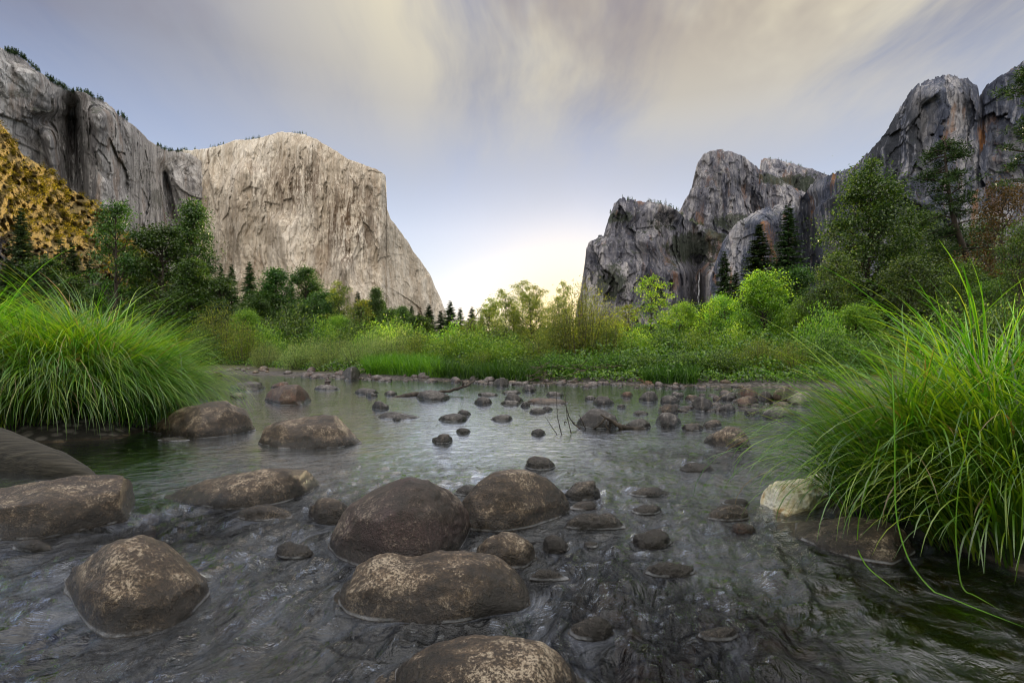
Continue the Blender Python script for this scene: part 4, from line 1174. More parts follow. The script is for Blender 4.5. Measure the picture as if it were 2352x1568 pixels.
kind('airy', 'broadleaf_tree', ('trunk', 'crown'), broadleaf(8, 12, 6, 0.25, 60, 75, 0.22, M['olive'], csize=0.058, shape=1.0, trunk=0.010), 12, 6)
kind('glowtree', 'broadleaf_tree', ('trunk', 'crown'), broadleaf(18, 11, 8, 0.10, 100, 95, 0.20, M['olive'], csize=0.07, trunk=0.011), 11, 8)
kind('rust', 'broadleaf_tree', ('trunk', 'crown'), broadleaf(9, 18, 9, 0.20, 75, 120, 0.26, M['rustleaf'], csize=0.06, trunk=0.012), 18, 9)
kind('glossy', 'broadleaf_tree', ('trunk', 'crown'), broadleaf(10, 9, 5.5, 0.03, 90, 190, 0.14, M['leaf'], csize=0.07, shape=0.9, trunk=0.012), 9, 5.5)
kind('fir', 'conifer', ('trunk', 'crown'), conifer(20, 36, 15, M['needle'], 0.04, 62, 10), 36, 11)
kind('fir2', 'conifer', ('trunk', 'crown'), conifer(21, 34, 12.5, M['needle'], 0.06, 56, 9, 0.85), 34, 9)
kind('pine', 'conifer', ('trunk', 'crown'), conifer(22, 26, 9, M['needle'], 0.12, 34, 8, 0.75), 26, 8.5)
kind('willow', 'willow_shrub', ('stem', 'foliage'), shrub(30, 4.0, 4.6, M['willow'], 70, 130, 0.17, 0.24), 4.0, 4.6)
kind('willow2', 'willow_shrub', ('stem', 'foliage'), shrub(31, 4.6, 4.4, M['olive'], 60, 130, 0.17, 0.28), 4.6, 4.4)
kind('bush', 'bush', ('stem', 'foliage'), shrub(32, 3.6, 4.4, M['leaf'], 60, 150, 0.16, 0.5, 0.4), 3.6, 4.4)
kind('bush2', 'bush', ('stem', 'foliage'), shrub(33, 3.0, 4.2, M['brleaf'], 60, 140, 0.15, 0.5, 0.4), 3.0, 4.2)
kind('bigwillow', 'willow_shrub', ('stem', 'foliage'), shrub(34, 7.0, 7.0, M['olive'], 120, 150, 0.17, 0.34, 0.5), 7.0, 7.0)

FIRST, rt = {}, random.Random(9)


def plant(key, x, ytop, d, width=None, label=None, cat=None, group=None, turn=None, sink=0.1):
    name, parts, meshes, hg, wd = KINDS[key]
    px_, py_ = (x - CX) / F * d, d
    gz_ = float(ground_z(np.array(px_), np.array(py_)))
    want = H + (HY - ytop) / F * d - gz_ + sink
    s_ = want / hg
    sw = s_ if width is None else (width / F * d) / wd
    if key not in FIRST:
        root = bpy.data.objects.new(name, None)
        COL.objects.link(root)
        for pn, me_ in zip(parts, meshes):
            link(pn, me_, (0, 0, 0), root)
        FIRST[key] = root
    else:
        root = copy_tree(FIRST[key])
    root.location = (px_, py_, gz_ - sink)
    root.scale = (sw, sw, s_)
    root.rotation_euler = (0, 0, turn if turn is not None else rt.uniform(0, 6.28))
    for k in ('group', 'label', 'category'):
        if k in root:
            del root[k]
    tag(root, label, cat or ('conifer' if name == 'conifer' else 'tree' if name == 'broadleaf_tree' else 'shrub'), group)
    return root


GL, GRt, GM = 'trees on the left bank', 'trees on the right bank', 'trees of the valley gap'
for a in [
        ('oak', 268, 466, 88, 118, 'open crowned tree with a dark bare trunk in front of the gold hillside', GL),
        ('oak2', 372, 528, 92, 170, 'broad dense dark tree in the middle of the left grove', GL),
        ('oak3', 452, 470, 98, 116, 'tallest leafy tree at the right end of the left grove', GL),
        ('oak3', 440, 600, 80, 130, 'lower leafy tree in front of the tallest tree of the left grove', GL),
        ('oak2', 320, 590, 100, 130, 'dark low tree between the open crowned tree and the broad dense tree', GL),
        ('fir', 48, 476, 135, 89, 'tall dark conifer at the far left above the grass mound', GL),
        ('fir2', 80, 606, 75, 59, 'small pointed conifer right of the tall dark far left conifer', GL),
        ('fir2', 18, 590, 120, 76, 'short conifer cut by the left edge of the photo', GL),
        ('pine', 140, 545, 120, 111, 'bushy conifer between the far left conifer and the open crowned tree', GL),
        ('pine', 205, 575, 115, 108, 'loose conifer just left of the open crowned tree', GL),
        ('oak3', 180, 640, 100, 110, 'low leafy tree left of the dark bare trunk', GL),
        ('oak2', 240, 660, 95, 110, 'low leafy tree at the foot of the dark bare trunk', GL),
        ('fir2', 532, 606, 160, 59, 'slim conifer close to the right of the left grove', GL),
        ('fir', 573, 600, 150, 68, 'slim conifer standing free before the pale monolith', GL),
        ('fir2', 508, 604, 170, 51, 'thin conifer half hidden by the left grove', GL),
        ('oak3', 640, 622, 120, 104, 'ragged dark tree left half of a pair before the pale monolith', GL),
        ('oak2', 702, 620, 125, 104, 'ragged dark tree right half of a pair before the pale monolith', GL),
        ('airy', 788, 648, 95, 80, 'round headed green tree right of the ragged pair', GL),
        ('oak3', 860, 664, 110, 60, 'dark tree at the right foot of the pale monolith', GL),
        ('oak3', 928, 706, 100, 56, 'small dark tree below the right edge of the monolith', GL),
        ('oak2', 615, 676, 118, 140, 'wide dark tree behind the slim free standing conifer', GL), ('oak2', 745, 674, 116, 140, 'wide dark tree closing the gap right of the ragged pair', GL),
        ('oak3', 845, 694, 112, 120, 'wide dark tree behind the thin green tree', GL), ('oak2', 905, 712, 110, 110, 'wide low dark tree before the foot of the monolith', GL),
        ('oak3', 965, 728, 105, 100, 'dark tree left of the row of far conifers', GL), ('oak2', 110, 600, 118, 130, 'leafy dark tree behind the bushy conifer at the left', GL),
        ('fir', 612, 648, 150, 56, 'dark conifer rising behind the wide dark tree before the monolith', GL), ('fir2', 668, 640, 155, 50, 'dark conifer between the two ragged trees', GL),
        ('fir', 768, 660, 150, 56, 'dark conifer right of the ragged pair', GL), ('fir2', 822, 668, 155, 50, 'dark conifer behind the thin green tree', GL),
        ('fir', 882, 690, 160, 50, 'dark conifer behind the small dark tree at the monolith edge', GL), ('fir2', 945, 700, 165, 46, 'dark conifer beside the right foot of the monolith', GL),
        ('fir', 165, 556, 130, 80, 'dark conifer left of the loose conifer', GL), ('fir', 105, 580, 128, 66, 'dark conifer in front of the gold hillside', GL),
        ('oak3', 600, 690, 105, 90, 'leafy dark tree below the slim free standing conifer', GL), ('oak2', 680, 700, 92, 110, 'broad low tree in front of the ragged pair', GL),
        ('bright', 560, 716, 80, 100, 'bright round tree at the end of the left grove', GL), ('bright', 770, 728, 76, 90, 'bright round tree under the round headed green tree', GL),
        ('airy', 830, 690, 90, 80, 'thin green tree between the round headed tree and the dark tree', GL), ('oak2', 505, 640, 92, 110, 'dark tree under the thin half hidden conifer', GL),
        ('fir2', 716, 652, 170, 49, 'faint conifer behind the ragged pair', GL), ('oak3', 890, 716, 86, 80, 'low dark tree in front of the monolith edge', GL),
        ('oak3', 752, 690, 110, 66, 'short dark tree between the ragged pair and the round headed tree', GL)]:
    plant(a[0], a[1], a[2], a[3], a[4], a[5], group=a[6])
for i, (k_, x_, y_, d_, w_) in enumerate([('fir', 985, 697, 190, 54), ('fir2', 1012, 712, 200, 48), ('fir', 1034, 690, 230, 58), ('fir2', 1057, 706, 240, 48), ('fir', 1084, 704, 250, 51), ('fir2', 962, 716, 200, 48), ('fir', 1106, 722, 260, 45)]):
    plant(k_, x_, y_, d_, w_, 'one of the small far conifers in a row at the bottom of the valley gap', group='far conifers in the gap')
for a in [
        ('airy', 1140, 686, 75, 84, 'thin airy tree at the left of the glowing sun', GM),
        ('airy', 1192, 645, 70, 80, 'tallest thin airy tree against the glow of the sun', GM),
        ('airy', 1240, 656, 66, 80, 'thin airy tree in front of the sun glow right of the tallest airy one', GM),
        ('airy', 1302, 648, 80, 60, 'narrow airy tree touching the left edge of the dark spire', GM),
        ('airy', 1170, 715, 60, 90, 'low airy tree under the sun glow', GM),
        ('glowtree', 1120, 702, 56, 110, 'leafy tree left of the low airy tree under the sun glow', GM), ('glowtree', 1165, 672, 62, 110, 'leafy tree between the two left airy trees of the gap', GM),
        ('glowtree', 1222, 682, 58, 120, 'leafy tree in front of the sun between two thin airy trees', GM), ('glowtree', 1278, 690, 54, 110, 'leafy tree behind the left shoulder of the big glowing willow', GM),
        ('glowtree', 1080, 735, 50, 90, 'low leafy tree right of the row of far conifers', GM),
        ('young', 1494, 634, 50, 108, 'young sparse tree with spread twigs in front of the waterfall spire', GM),
        ('fir', 1664, 576, 145, 70, 'narrow conifer right of the waterfall', GRt),
        ('fir', 1744, 514, 150, 113, 'broad dark conifer left of the tallest right conifer', GRt),
        ('fir2', 1811, 468, 140, 108, 'tallest dark conifer of the right bank', GRt),
        ('fir2', 1690, 620, 160, 68, 'short conifer behind the narrow conifer', GRt),
        ('bright', 1756, 634, 62, 170, 'bright green rounded tree below the two dark conifers', GRt),
        ('bright', 1846, 690, 56, 110, 'low bright green tree right of the rounded bright tree', GRt),
        ('oak3', 1622, 700, 90, 90, 'small dark green tree between the waterfall and the bright tree', GRt),
        ('poplar', 2002, 396, 58, 226, 'large tall poplar with a rounded crown on the right bank', GRt),
        ('poplar2', 1925, 590, 52, 120, 'lower poplar at the left skirt of the large poplar', GRt),
        ('poplar2', 2090, 600, 46, 150, 'leafy poplar in the shade right of the large poplar', GRt),
        ('poplar2', 2150, 540, 62, 130, 'poplar behind the leaning pine', GRt),
        ('oak3', 2010, 690, 48, 150, 'dark leafy tree at the foot of the large poplar', GRt),
        ('rust', 2306, 424, 46, 170, 'tree with rusty brown leaves at the right edge', GRt),
        ('glossy', 2334, 520, 27, 130, 'glossy green tree at the right edge under the rusty tree', GRt),
        ('poplar2', 1892, 660, 50, 130, 'short poplar at the left foot of the lower poplar', GRt), ('poplar', 2110, 488, 72, 190, 'broad poplar standing behind the gap between the large poplar and the leaning pine', GRt),
        ('glossy', 2205, 606, 36, 140, 'glossy tree under the trunk of the leaning pine', GRt), ('poplar2', 2246, 520, 60, 150, 'poplar right of the leaning pine trunk', GRt),
        ('bright', 1968, 706, 42, 150, 'bright low tree under the large poplar', GRt), ('glossy', 2284, 650, 31, 130, 'glossy low tree left of the right edge', GRt),
        ('oak3', 2345, 600, 52, 170, 'dark tree behind the glossy green tree at the right edge', GRt), ('bright', 1668, 684, 76, 110, 'bright tree at the foot of the narrow conifer', GRt),
        ('bright', 1560, 700, 72, 100, 'bright tree below the waterfall gully', GRt), ('airy', 1432, 700, 62, 90, 'thin tree right of the big glowing willow', GRt),
        ('oak2', 1830, 620, 90, 130, 'dark tree behind the low bright green tree', GRt), ('young', 1628, 690, 49, 80, 'young thin tree left of the rounded bright tree', GRt),
        ('oak2', 2250, 640, 44, 170, 'dark tree behind the right grass tussock', GRt)]:
    plant(a[0], a[1], a[2], a[3], a[4], a[5], group=a[6])


def scraggly(name, label, pts, rad, limbs, seed, tuft, per, leaf, group):
    """a pine with a leaning trunk, bare limbs and flat tufts; points in metres"""
    g = np.random.default_rng(seed)
    wood, crown = Acc(), Acc()
    pts = np.asarray(pts, float)
    base_ = pts[0].copy()
    pts = pts - base_
    s0 = np.linspace(0, 1, len(pts))
    s1 = np.linspace(0, 1, 16)
    tp = np.stack([np.interp(s1, s0, pts[:, k]) for k in range(3)], -1)
    wood.tube(tp, rad * (1 - 0.88 * s1), 8)
    tot = np.linalg.norm(pts[-1])
    for i in range(limbs):
        t_ = 0.34 + 0.66 * (i + g.random()) / limbs
        p0 = np.array([np.interp(t_, s1, tp[:, k]) for k in range(3)])
        an = g.random() * 6.283
        l_ = tot * 0.16 * (1.15 - 0.75 * t_) * g.uniform(0.5, 1.25)
        e = p0 + np.array([math.cos(an) * l_, math.sin(an) * l_, l_ * g.uniform(-0.35, 0.30)])
        m_ = (p0 + e) / 2 + g.normal(0, 0.08, 3) * l_
        wood.tube([p0, m_, e], rad * 0.22 * np.array([1, .7, .3]), 4)
        for q in range(g.integers(2, 6)):
            f = g.uniform(0.4, 1.1)
            c = p0 + (e - p0) * f + g.normal(0, 0.12, 3) * l_ * [1, 1, 0.5]
            off = g.normal(0, 1, (per, 3)) * tuft * [1, 1, 0.45]
            crown.leaves(c + off, off + [0, 0, 0.25 * tuft] + g.normal(0, .3 * tuft, (per, 3)), g.normal(0, .5, (per, 3)) + [0, 0, 1], leaf * g.uniform(.7, 1.3, per), leaf * 0.3)
    root = bpy.data.objects.new(name, None)
    COL.objects.link(root)
    root.location = base_
    link('trunk', wood.mesh('trunk', M['bark']), (0, 0, 0), root)
    link('crown', crown.mesh('crown', M['needle'], False), (0, 0, 0), root)
    tag(root, label, 'pine', group)


d_ = 52.0
scraggly('pine_tree', 'leaning scraggly pine with a bare dark trunk before the right cliff',
         [ray(2262, 800, d_), ray(2240, 640, d_ + .5), ray(2215, 575, d_), ray(2190, 505, d_ - .5), ray(2178, 430, d_), ray(2172, 370, d_), ray(2170, 322, d_)], 0.36, 60, 61, 0.34, 46, 0.30, GRt)
d_ = 30.0
scraggly('pine_tree', 'tall pine outside the right edge reaching its branches into the photo',
         [ray(2450, 800, d_), ray(2438, 500, d_), ray(2415, 320, d_), ray(2400, 230, d_), ray(2396, 150, d_)], 0.30, 80, 62, 0.20, 60, 0.18, GRt)

# shrubs along the far bank
SH = 'shrubs along the far bank'
for (k_, x_, y_, d_, w_, lab) in [
        ('willow2', 500, 690, 62, 120, 'olive shrub beside the right end of the left grass mound'), ('bush', 470, 740, 60, 90, 'dark green shrub behind the tip of the left grass mound'),
        ('willow2', 560, 730, 60, 100, 'olive shrub second from the left grass mound'), ('bush', 660, 692, 66, 130, 'rounded grey green shrub under the ragged pair of trees'),
        ('willow', 612, 776, 52, 70, 'pale leaved willow with white flower heads on the far left bar'), ('willow', 700, 768, 50, 110, 'pale feathery willow left of the dark round bar boulder'),
        ('willow', 765, 762, 48, 110, 'pale feathery willow right behind the dark round bar boulder'), ('willow', 840, 752, 47, 110, 'pale tall willow left of the bright grass patch'),
        ('willow', 905, 745, 46, 120, 'pale whitish willow above the bright grass patch'), ('willow2', 962, 756, 45, 100, 'olive willow at the right of the whitish willow'),
        ('bush2', 600, 738, 62, 120, 'bright bush behind the white flowered willow'), ('bush', 690, 730, 66, 130, 'deep green bush behind the pale feathery left willow'),
        ('bush2', 868, 735, 58, 120, 'bright bush between the tall pale willow and the whitish willow'), ('bush', 955, 735, 57, 120, 'deep green bush behind the whitish willow'),
        ('bush2', 1045, 738, 56, 110, 'bright bush below the row of far conifers'), ('willow2', 1085, 742, 50, 110, 'olive willow behind the bright arching bush'),
        ('bush', 1150, 745, 48, 120, 'deep green bush under the thin airy trees'), ('bush2', 1420, 740, 50, 110, 'bright bush behind the right shoulder of the big willow'),
        ('bush2', 735, 722, 70, 110, 'bright bush behind the pale feathery willows'), ('bush', 820, 715, 72, 110, 'dark bush behind the tall pale willow'),
        ('bush', 900, 720, 68, 100, 'dark bush below the small dark tree of the monolith edge'),
        ('bush2', 1030, 752, 42, 110, 'bright low bush left of the fallen twig in the middle of the far bank'), ('bush2', 1100, 745, 42, 120, 'bright arching bush in the middle of the far bank'),
        ('bush2', 1176, 765, 38, 120, 'bright low bush under the tallest airy tree'), ('willow2', 1235, 752, 37, 120, 'olive bush left of the big glowing willow'),
        ('bigwillow', 1338, 650, 42, 190, 'big olive willow glowing beside the dark spire'), ('willow2', 1285, 700, 44, 120, 'olive willow at the left shoulder of the big glowing willow'),
        ('willow2', 1400, 715, 40, 120, 'olive willow at the right shoulder of the big glowing willow'), ('bush', 1290, 800, 32, 130, 'shaded bush at the water under the big glowing willow'),
        ('bush', 1390, 800, 31, 120, 'shaded bush over the bare sticks at the waterline'), ('bush2', 1460, 752, 40, 110, 'bright bush left of the young sparse tree'),
        ('bush', 1530, 742, 42, 120, 'deep green bush right of the young sparse tree'), ('bush2', 1590, 752, 44, 110, 'bright bush below the waterfall'),
        ('bush', 1490, 805, 30, 120, 'low shaded bush behind the orange cobbles'), ('bush', 1580, 800, 29, 120, 'low dark bush right of the orange cobbles'),
        ('bush2', 1640, 760, 42, 100, 'bright bush left of the rounded bright tree'), ('bush', 1660, 795, 28, 120, 'dark leafy bush at the bank below the rounded bright tree'),
        ('willow2', 1740, 770, 30, 140, 'olive bush at the bank above the right cobble bar'), ('willow2', 1820, 775, 28, 130, 'olive bush at the bank above the big tan boulder'),
        ('bush', 1900, 745, 30, 140, 'dark bush left of the right grass tussock'), ('bush', 1980, 770, 26, 150, 'dark bush just behind the top of the right grass tussock'),
        ('bush2', 1885, 690, 45, 110, 'bright leafy bush at the left skirt of the poplars'), ('bush', 2080, 720, 28, 170, 'dark bush under the leafy poplar behind the grass'),
        ('bush', 2200, 690, 26, 170, 'dark bush deep behind the right grass tussock'), ('bush', 2320, 680, 22, 160, 'dark bush at the right edge behind the grass'),
        ('bush2', 1690, 740, 48, 100, 'bright bush peeping between the rounded bright tree and the conifers'), ('willow2', 1110, 800, 35, 120, 'low olive bush at the water in the middle of the far bank'),
        ('bush', 1200, 812, 33, 120, 'low dark bush at the water left of the shaded bush'), ('bush2', 1000, 775, 46, 90, 'bright bush right behind the bright grass patch')]:
    ed = ground_d(fb(x_))
    if d_ < 55 and x_ < 1950:
        d_ = ed + 2.0 + 0.4 * max(0.0, d_ - ed)
    plant(k_, x_, y_, d_, w_, lab, 'shrub', SH)

# the wood that closes the valley floor
g = np.random.default_rng(12)


def woods(name, label, n, xr, dr, top, mat, leaf, seed):
    g = np.random.default_rng(seed)
    a_ = Acc()
    x = g.uniform(*xr, n)
    d = g.uniform(*dr, n)
    tt = np.array([float(np.interp(q, *zip(*top))) for q in x])
    tt = tt + 16 * fbm(x / 16, d / 16, 0 * x, 3, seed) + 6
    y = tt + (838 - tt) * g.random(n) ** 1.6
    X = (x - CX) / F * d
    c = np.stack([X, d, H + (HY - y) / F * d], -1)
    clump = fbm(X / 2.5, d / 2.5, c[:, 2] / 2.0, 2, seed + 1)
    c = c[clump > -0.12]
    k = len(c)
    a_.leaves(c, g.normal(0, 1, (k, 3)) + [0, 0, -0.3], g.normal(0, .6, (k, 3)) + [0, -0.2, 1], leaf * g.uniform(.7, 1.4, k), leaf * .7)
    tag(link(name, a_.mesh(name, mat, False)), label, 'woods', kind='stuff')


woods('woods', 'dark far wood closing the valley floor on the left behind the willows', 42000, (-60, 1010), (118, 185), [(-60, 660), (300, 690), (600, 715), (800, 735), (950, 760), (1010, 770)], M['dkleaf'], 1.1, 5)
woods('woods', 'hazy far wood across the valley gap behind the airy trees', 16000, (960, 1400), (150, 300), [(960, 765), (1100, 762), (1200, 752), (1400, 740)], M['dkleaf'], 1.1, 6)
woods('woods', 'dark far wood closing the valley floor on the right behind the bushes', 42000, (1380, 2420), (95, 150), [(1380, 752), (1500, 745), (1650, 720), (1850, 700), (2000, 640), (2420, 600)], M['dkleaf'], 1.0, 7)


g = np.random.default_rng(19)
for lab, mt, n, dr, hh in (('low dark undergrowth along the far bank between the shrubs', 'leaf', 42000, (1.2, 9.0), 1.0),):
    x_ = g.uniform(430, 1990, n)
    e_ = np.array([ground_d(fb(q_)) for q_ in x_])
    dd = dr[0] + (dr[1] - dr[0]) * g.random(n)
    d_ = e_ + dd
    X = (x_ - CX) / F * d_
    top_ = (0.30 + 0.22 * dd) * (0.75 + 0.6 * fbm(X / 1.1, d_ / 1.1, 0 * X, 3, 4)) * hh
    c = np.stack([X, d_, ground_z(X, d_) + np.maximum(top_, 0.1) * g.random(n) ** 0.8], -1)
    a_ = Acc()
    a_.leaves(c, g.normal(0, 1, (n, 3)), g.normal(0, .7, (n, 3)) + [0, -0.3, 0.8], 0.17 * g.uniform(.6, 1.4, n), 0.09)
    tag(link('undergrowth', a_.mesh('undergrowth', M[mt], False)), lab, 'undergrowth', kind='stuff')

g = np.random.default_rng(23)  # unseen leaf bank behind the camera, added to block the low rear sky
n = 9000
ab = np.radians(g.uniform(100, 260, n))
rb = g.uniform(16, 34, n)
zb = 17 * g.random(n) ** 0.8 * (0.75 + 0.5 * vnoise(ab * 9, rb / 9, 0 * ab, 4))
c = np.stack([rb * np.sin(ab), rb * np.cos(ab), zb], -1)
a_ = Acc()
a_.leaves(c, g.normal(0, 1, (n, 3)), g.normal(0, 1, (n, 3)), 1.3 * g.uniform(.6, 1.4, n), 0.8)
tag(link('woods', a_.mesh('woods', M['dkleaf'], False)), 'unseen dark wood added behind the camera to shade the foreground', 'woods', kind='stuff')

# ------------------------------------------------------------------ grasses
def blades(base, hgt, lean_dir, th0, th1, width, seg=9, seed=0, power=1.25):
    """arching ribbons: start angle th0 and end angle th1 from the vertical"""
    n = len(base)
    g = np.random.default_rng(seed)
    s = np.linspace(0, 1, seg + 1)
    th = th0[:, None] + (th1 - th0)[:, None] * s[None] ** power
    az_ = lean_dir[:, None] + g.normal(0, 0.25, n)[:, None] * s[None] ** 1.5
    step = (hgt / seg)[:, None]
    dx = np.sin(th) * np.cos(az_) * step
    dy = np.sin(th) * np.sin(az_) * step
    dz = np.cos(th) * step
    P = np.stack([np.cumsum(dx, 1) - dx[:, :1], np.cumsum(dy, 1) - dy[:, :1], np.cumsum(dz, 1) - dz[:, :1]], -1) + base[:, None]
    tw = lean_dir + math.pi / 2 + g.normal(0, 0.5, n)
    side = np.stack([np.cos(tw), np.sin(tw), 0 * tw], -1)[:, None]
    wd = width[:, None] * np.array([0.7, 1.0, 1.0, 0.95, 0.9, 0.82, 0.72, 0.58, 0.4, 0.08, 0.02, 0.02])[np.linspace(0, 9, seg + 1).round().astype(int)][None]
    V = np.stack([P - side * wd[..., None] / 2, P + side * wd[..., None] / 2], 2)
    base_i = np.arange(n)[:, None] * (2 * (seg + 1)) + np.arange(seg)[None] * 2
    Q = np.stack([base_i, base_i + 1, base_i + 3, base_i + 2], -1).reshape(-1, 4)
    return V.reshape(-1, 3), Q


def tussock(label, cx, cy, rx, ry, n, L, width, seed, bias=(0, 0), th1=(1.6, 2.9), dome=0.25, floor=0.0, cut=None, seg=9, dry=True):
    g = np.random.default_rng(seed)
    an, rr = g.random(n) * 6.283, np.sqrt(g.random(n))
    bx, by = cx + rx * rr * np.cos(an), cy + ry * rr * np.sin(an)
    bz = np.maximum(ground_z(bx, by), 0.0) + dome * (1 - rr ** 2) + floor
    clump = fbm(bx * 5, by * 5, 0 * bx, 2, seed)
    az_ = an + clump * 1.5 + g.normal(0, 0.35, n)
    vx, vy = np.cos(az_) * (0.2 + rr) + bias[0], np.sin(az_) * (0.2 + rr) + bias[1]
    lean = np.arctan2(vy, vx)
    mag = np.clip(np.hypot(vx, vy), 0.15, 1.4)
    hh = g.uniform(*L, n) * (0.9 + 0.25 * clump) * np.where(g.random(n) < 0.05, 1.45, 1.0)
    t0 = 0.05 + 0.32 * mag * g.random(n)
    t1 = t0 + g.uniform(*th1, n) * (0.40 + 0.6 * np.minimum(mag, 1)) * (0.55 + 0.45 * g.random(n))
    V, Q = blades(np.stack([bx, by, bz], -1), hh, lean, t0, np.minimum(t1, 2.95), width * g.uniform(0.6, 1.3, n), seg, seed + 1)
    V[:, 2] = np.where(V[:, 2] < 0.012, 0.012 + 0.01 * np.abs(np.sin(V[:, 0] * 90)), V[:, 2])
    loc = np.array([cx, cy, 0.0])
    root = bpy.data.objects.new('grass_tussock', None)
    COL.objects.link(root)
    root.location = loc
    link('leaves', make_mesh('leaves', V - loc, quads=Q, mat=M['grass']), (0, 0, 0), root)
    tag(root, label, 'grass', 'sedge tussocks on the river banks')


# left mound: overlapping tussocks on the bank, about eight metres off
for i, (x_, d_, rx, ry, n, lab) in enumerate([
        (-7.3, 8.6, 0.9, 0.7, 3400, 'front left tussock of the left grass mound beside the old log'),
        (-6.75, 9.0, 0.8, 0.7, 3700, 'middle front tussock of the left grass mound'),
        (-6.75, 9.9, 0.75, 0.8, 3700, 'right end tussock of the left grass mound leaning over the ramped boulder'),
        (-7.6, 10.2, 1.1, 0.8, 3400, 'back tussock of the left grass mound below the dark conifer'),
        (-8.9, 9.2, 1.0, 0.9, 3100, 'left edge tussock of the left grass mound'),
        (-7.6, 11.4, 1.0, 0.8, 2900, 'rear right tussock of the left grass mound')]):
    tussock(lab, x_, d_, rx, ry, n, (1.15, 2.05), 0.014, 200 + i, (0.18, -0.30), (2.0, 3.2), 0.45, 0.0, seg=8)
# right tussock, close to the camera
for i, (x_, d_, rx, ry, n, L_, lab) in enumerate([
        (2.80, 3.25, 0.36, 0.32, 1200, (0.6, 1.25), 'front tussock of the right grass clump trailing blades into the water'),
        (2.62, 3.85, 0.34, 0.34, 1200, (0.6, 1.25), 'left tussock of the right grass clump hanging over the white foam heap'),
        (3.25, 3.9, 0.40, 0.40, 1000, (0.75, 1.5), 'tall rear tussock of the right grass clump'),
        (3.3, 3.1, 0.35, 0.35, 850, (0.7, 1.35), 'dark right edge tussock of the right grass clump')]):
    tussock(lab, x_, d_, rx, ry, n, L_, 0.0115, 240 + i, (-0.34, -0.10), (1.2, 3.1), 0.25, 0.0, seg=11)

# long blades of the front tussock that trail down onto the water
front = [o_ for o_ in scene.objects if o_.get('label', '').startswith('front tussock of the right')][0]
for pts_ in ([(2050, 860, 3.05), (2056, 1020, 2.95), (2055, 1180, 2.85), (2085, 1290, 2.72), (2150, 1368, 2.67), (2250, 1410, 2.475), (2356, 1452, 2.31)],
             [(2235, 940, 2.75), (2200, 1120, 2.70), (2194, 1230, 2.68), (2206, 1345, 2.68), (2232, 1372, 2.65), (2300, 1412, 2.47)],
             [(2020, 1010, 3.2), (1972, 1190, 3.25), (1968, 1260, 3.2), (2000, 1318, 2.94), (2066, 1370, 2.66)],
             [(2330, 1010, 2.6), (2352, 1120, 2.5), (2345, 1260, 2.55), (2330, 1345, 2.7)]):
    pp = np.array([ray(*q_) for q_ in pts_])
    s0, s1 = np.linspace(0, 1, len(pp)), np.linspace(0, 1, 30)
    pp = np.stack([np.interp(s1, s0, pp[:, k]) for k in range(3)], -1)
    for _ in range(3):
        pp[1:-1] = (pp[:-2] + 2 * pp[1:-1] + pp[2:]) / 4
    pp[:, 2] = np.maximum(pp[:, 2], 0.02)
    hw = (0.0048 * np.minimum(1, (1 - s1) * 5 + 0.1))[:, None] * np.array([[0.93, 0.35, 0.1]])
    v = np.stack([pp - hw, pp + hw], 1).reshape(-1, 3) - np.array(front.location)
    link('trailing_blade', make_mesh('trailing_blade', v, quads=grid_quads(30, 2), mat=M['grass']), (0, 0, 0), front)

# bright grass on the far bank
g = np.random.default_rng(77)
for lab, xr, yb_, yt_, n in (('bright green grass patch on the far bank below the whitish willow', (842, 1012), 868, 816, 5200), ('grass with painted shade along the middle of the far bank', (1000, 1240), 878, 832, 5200),
                             ('grass with painted shade below the deep green bush on the far bank', (1480, 1600), 884, 838, 2600)):
    x_ = g.uniform(*xr, n)
    d_ = np.array([ground_d(fb(q_)) for q_ in x_]) + g.uniform(0.8, 5, n)
    bx = (x_ - CX) / F * d_
    bz = ground_z(bx, d_)
    hh = (yb_ - yt_) / F * d_ * g.uniform(0.6, 1.05, n)
    V, Q = blades(np.stack([bx, d_, bz], -1), hh, g.random(n) * 6.283, g.uniform(0, 0.3, n), g.uniform(0.4, 1.6, n), np.full(n, 0.035), 4, 5)
    tag(link('grass', make_mesh('grass', V, quads=Q, mat=M['bankgrass' if 'bright' in lab else 'bankgrass_painted_shade'])), lab, 'grass', kind='stuff')

# ------------------------------------------------------------------ driftwood, sticks, foam
def P2(x, y, z=0.0):
    d = (H - z) * F / (y - HY)
    return np.array([(x - CX) / F * d, d, z])


def wood_thing(name, label, cat, tubes, mat, part=None):
    root = bpy.data.objects.new(name, None)
    COL.objects.link(root)
    base_ = np.asarray(tubes[0][0][0], float)
    root.location = base_
    for i, (pts, rad, pn) in enumerate(tubes):
        a_ = Acc()
        p_ = np.asarray(pts, float) - base_
        s0, s1 = np.linspace(0, 1, len(p_)), np.linspace(0, 1, 26)
        tp = np.stack([np.interp(s1, s0, p_[:, k]) for k in range(3)], -1)
        r_ = np.interp(s1, np.linspace(0, 1, len(rad)), rad)
        tp = tp + (np.random.default_rng(i + 5).normal(0, 0.22, tp.shape)) * r_[:, None] * np.sin(math.pi * s1)[:, None]
        r_ = r_ * (1 + 0.12 * np.random.default_rng(i).normal(0, 1, len(r_)))
        a_.tube(tp, np.maximum(r_, 0.001), 10)
        link(pn, a_.mesh(pn, mat), (0, 0, 0), root)
    tag(root, label, cat)
    return root


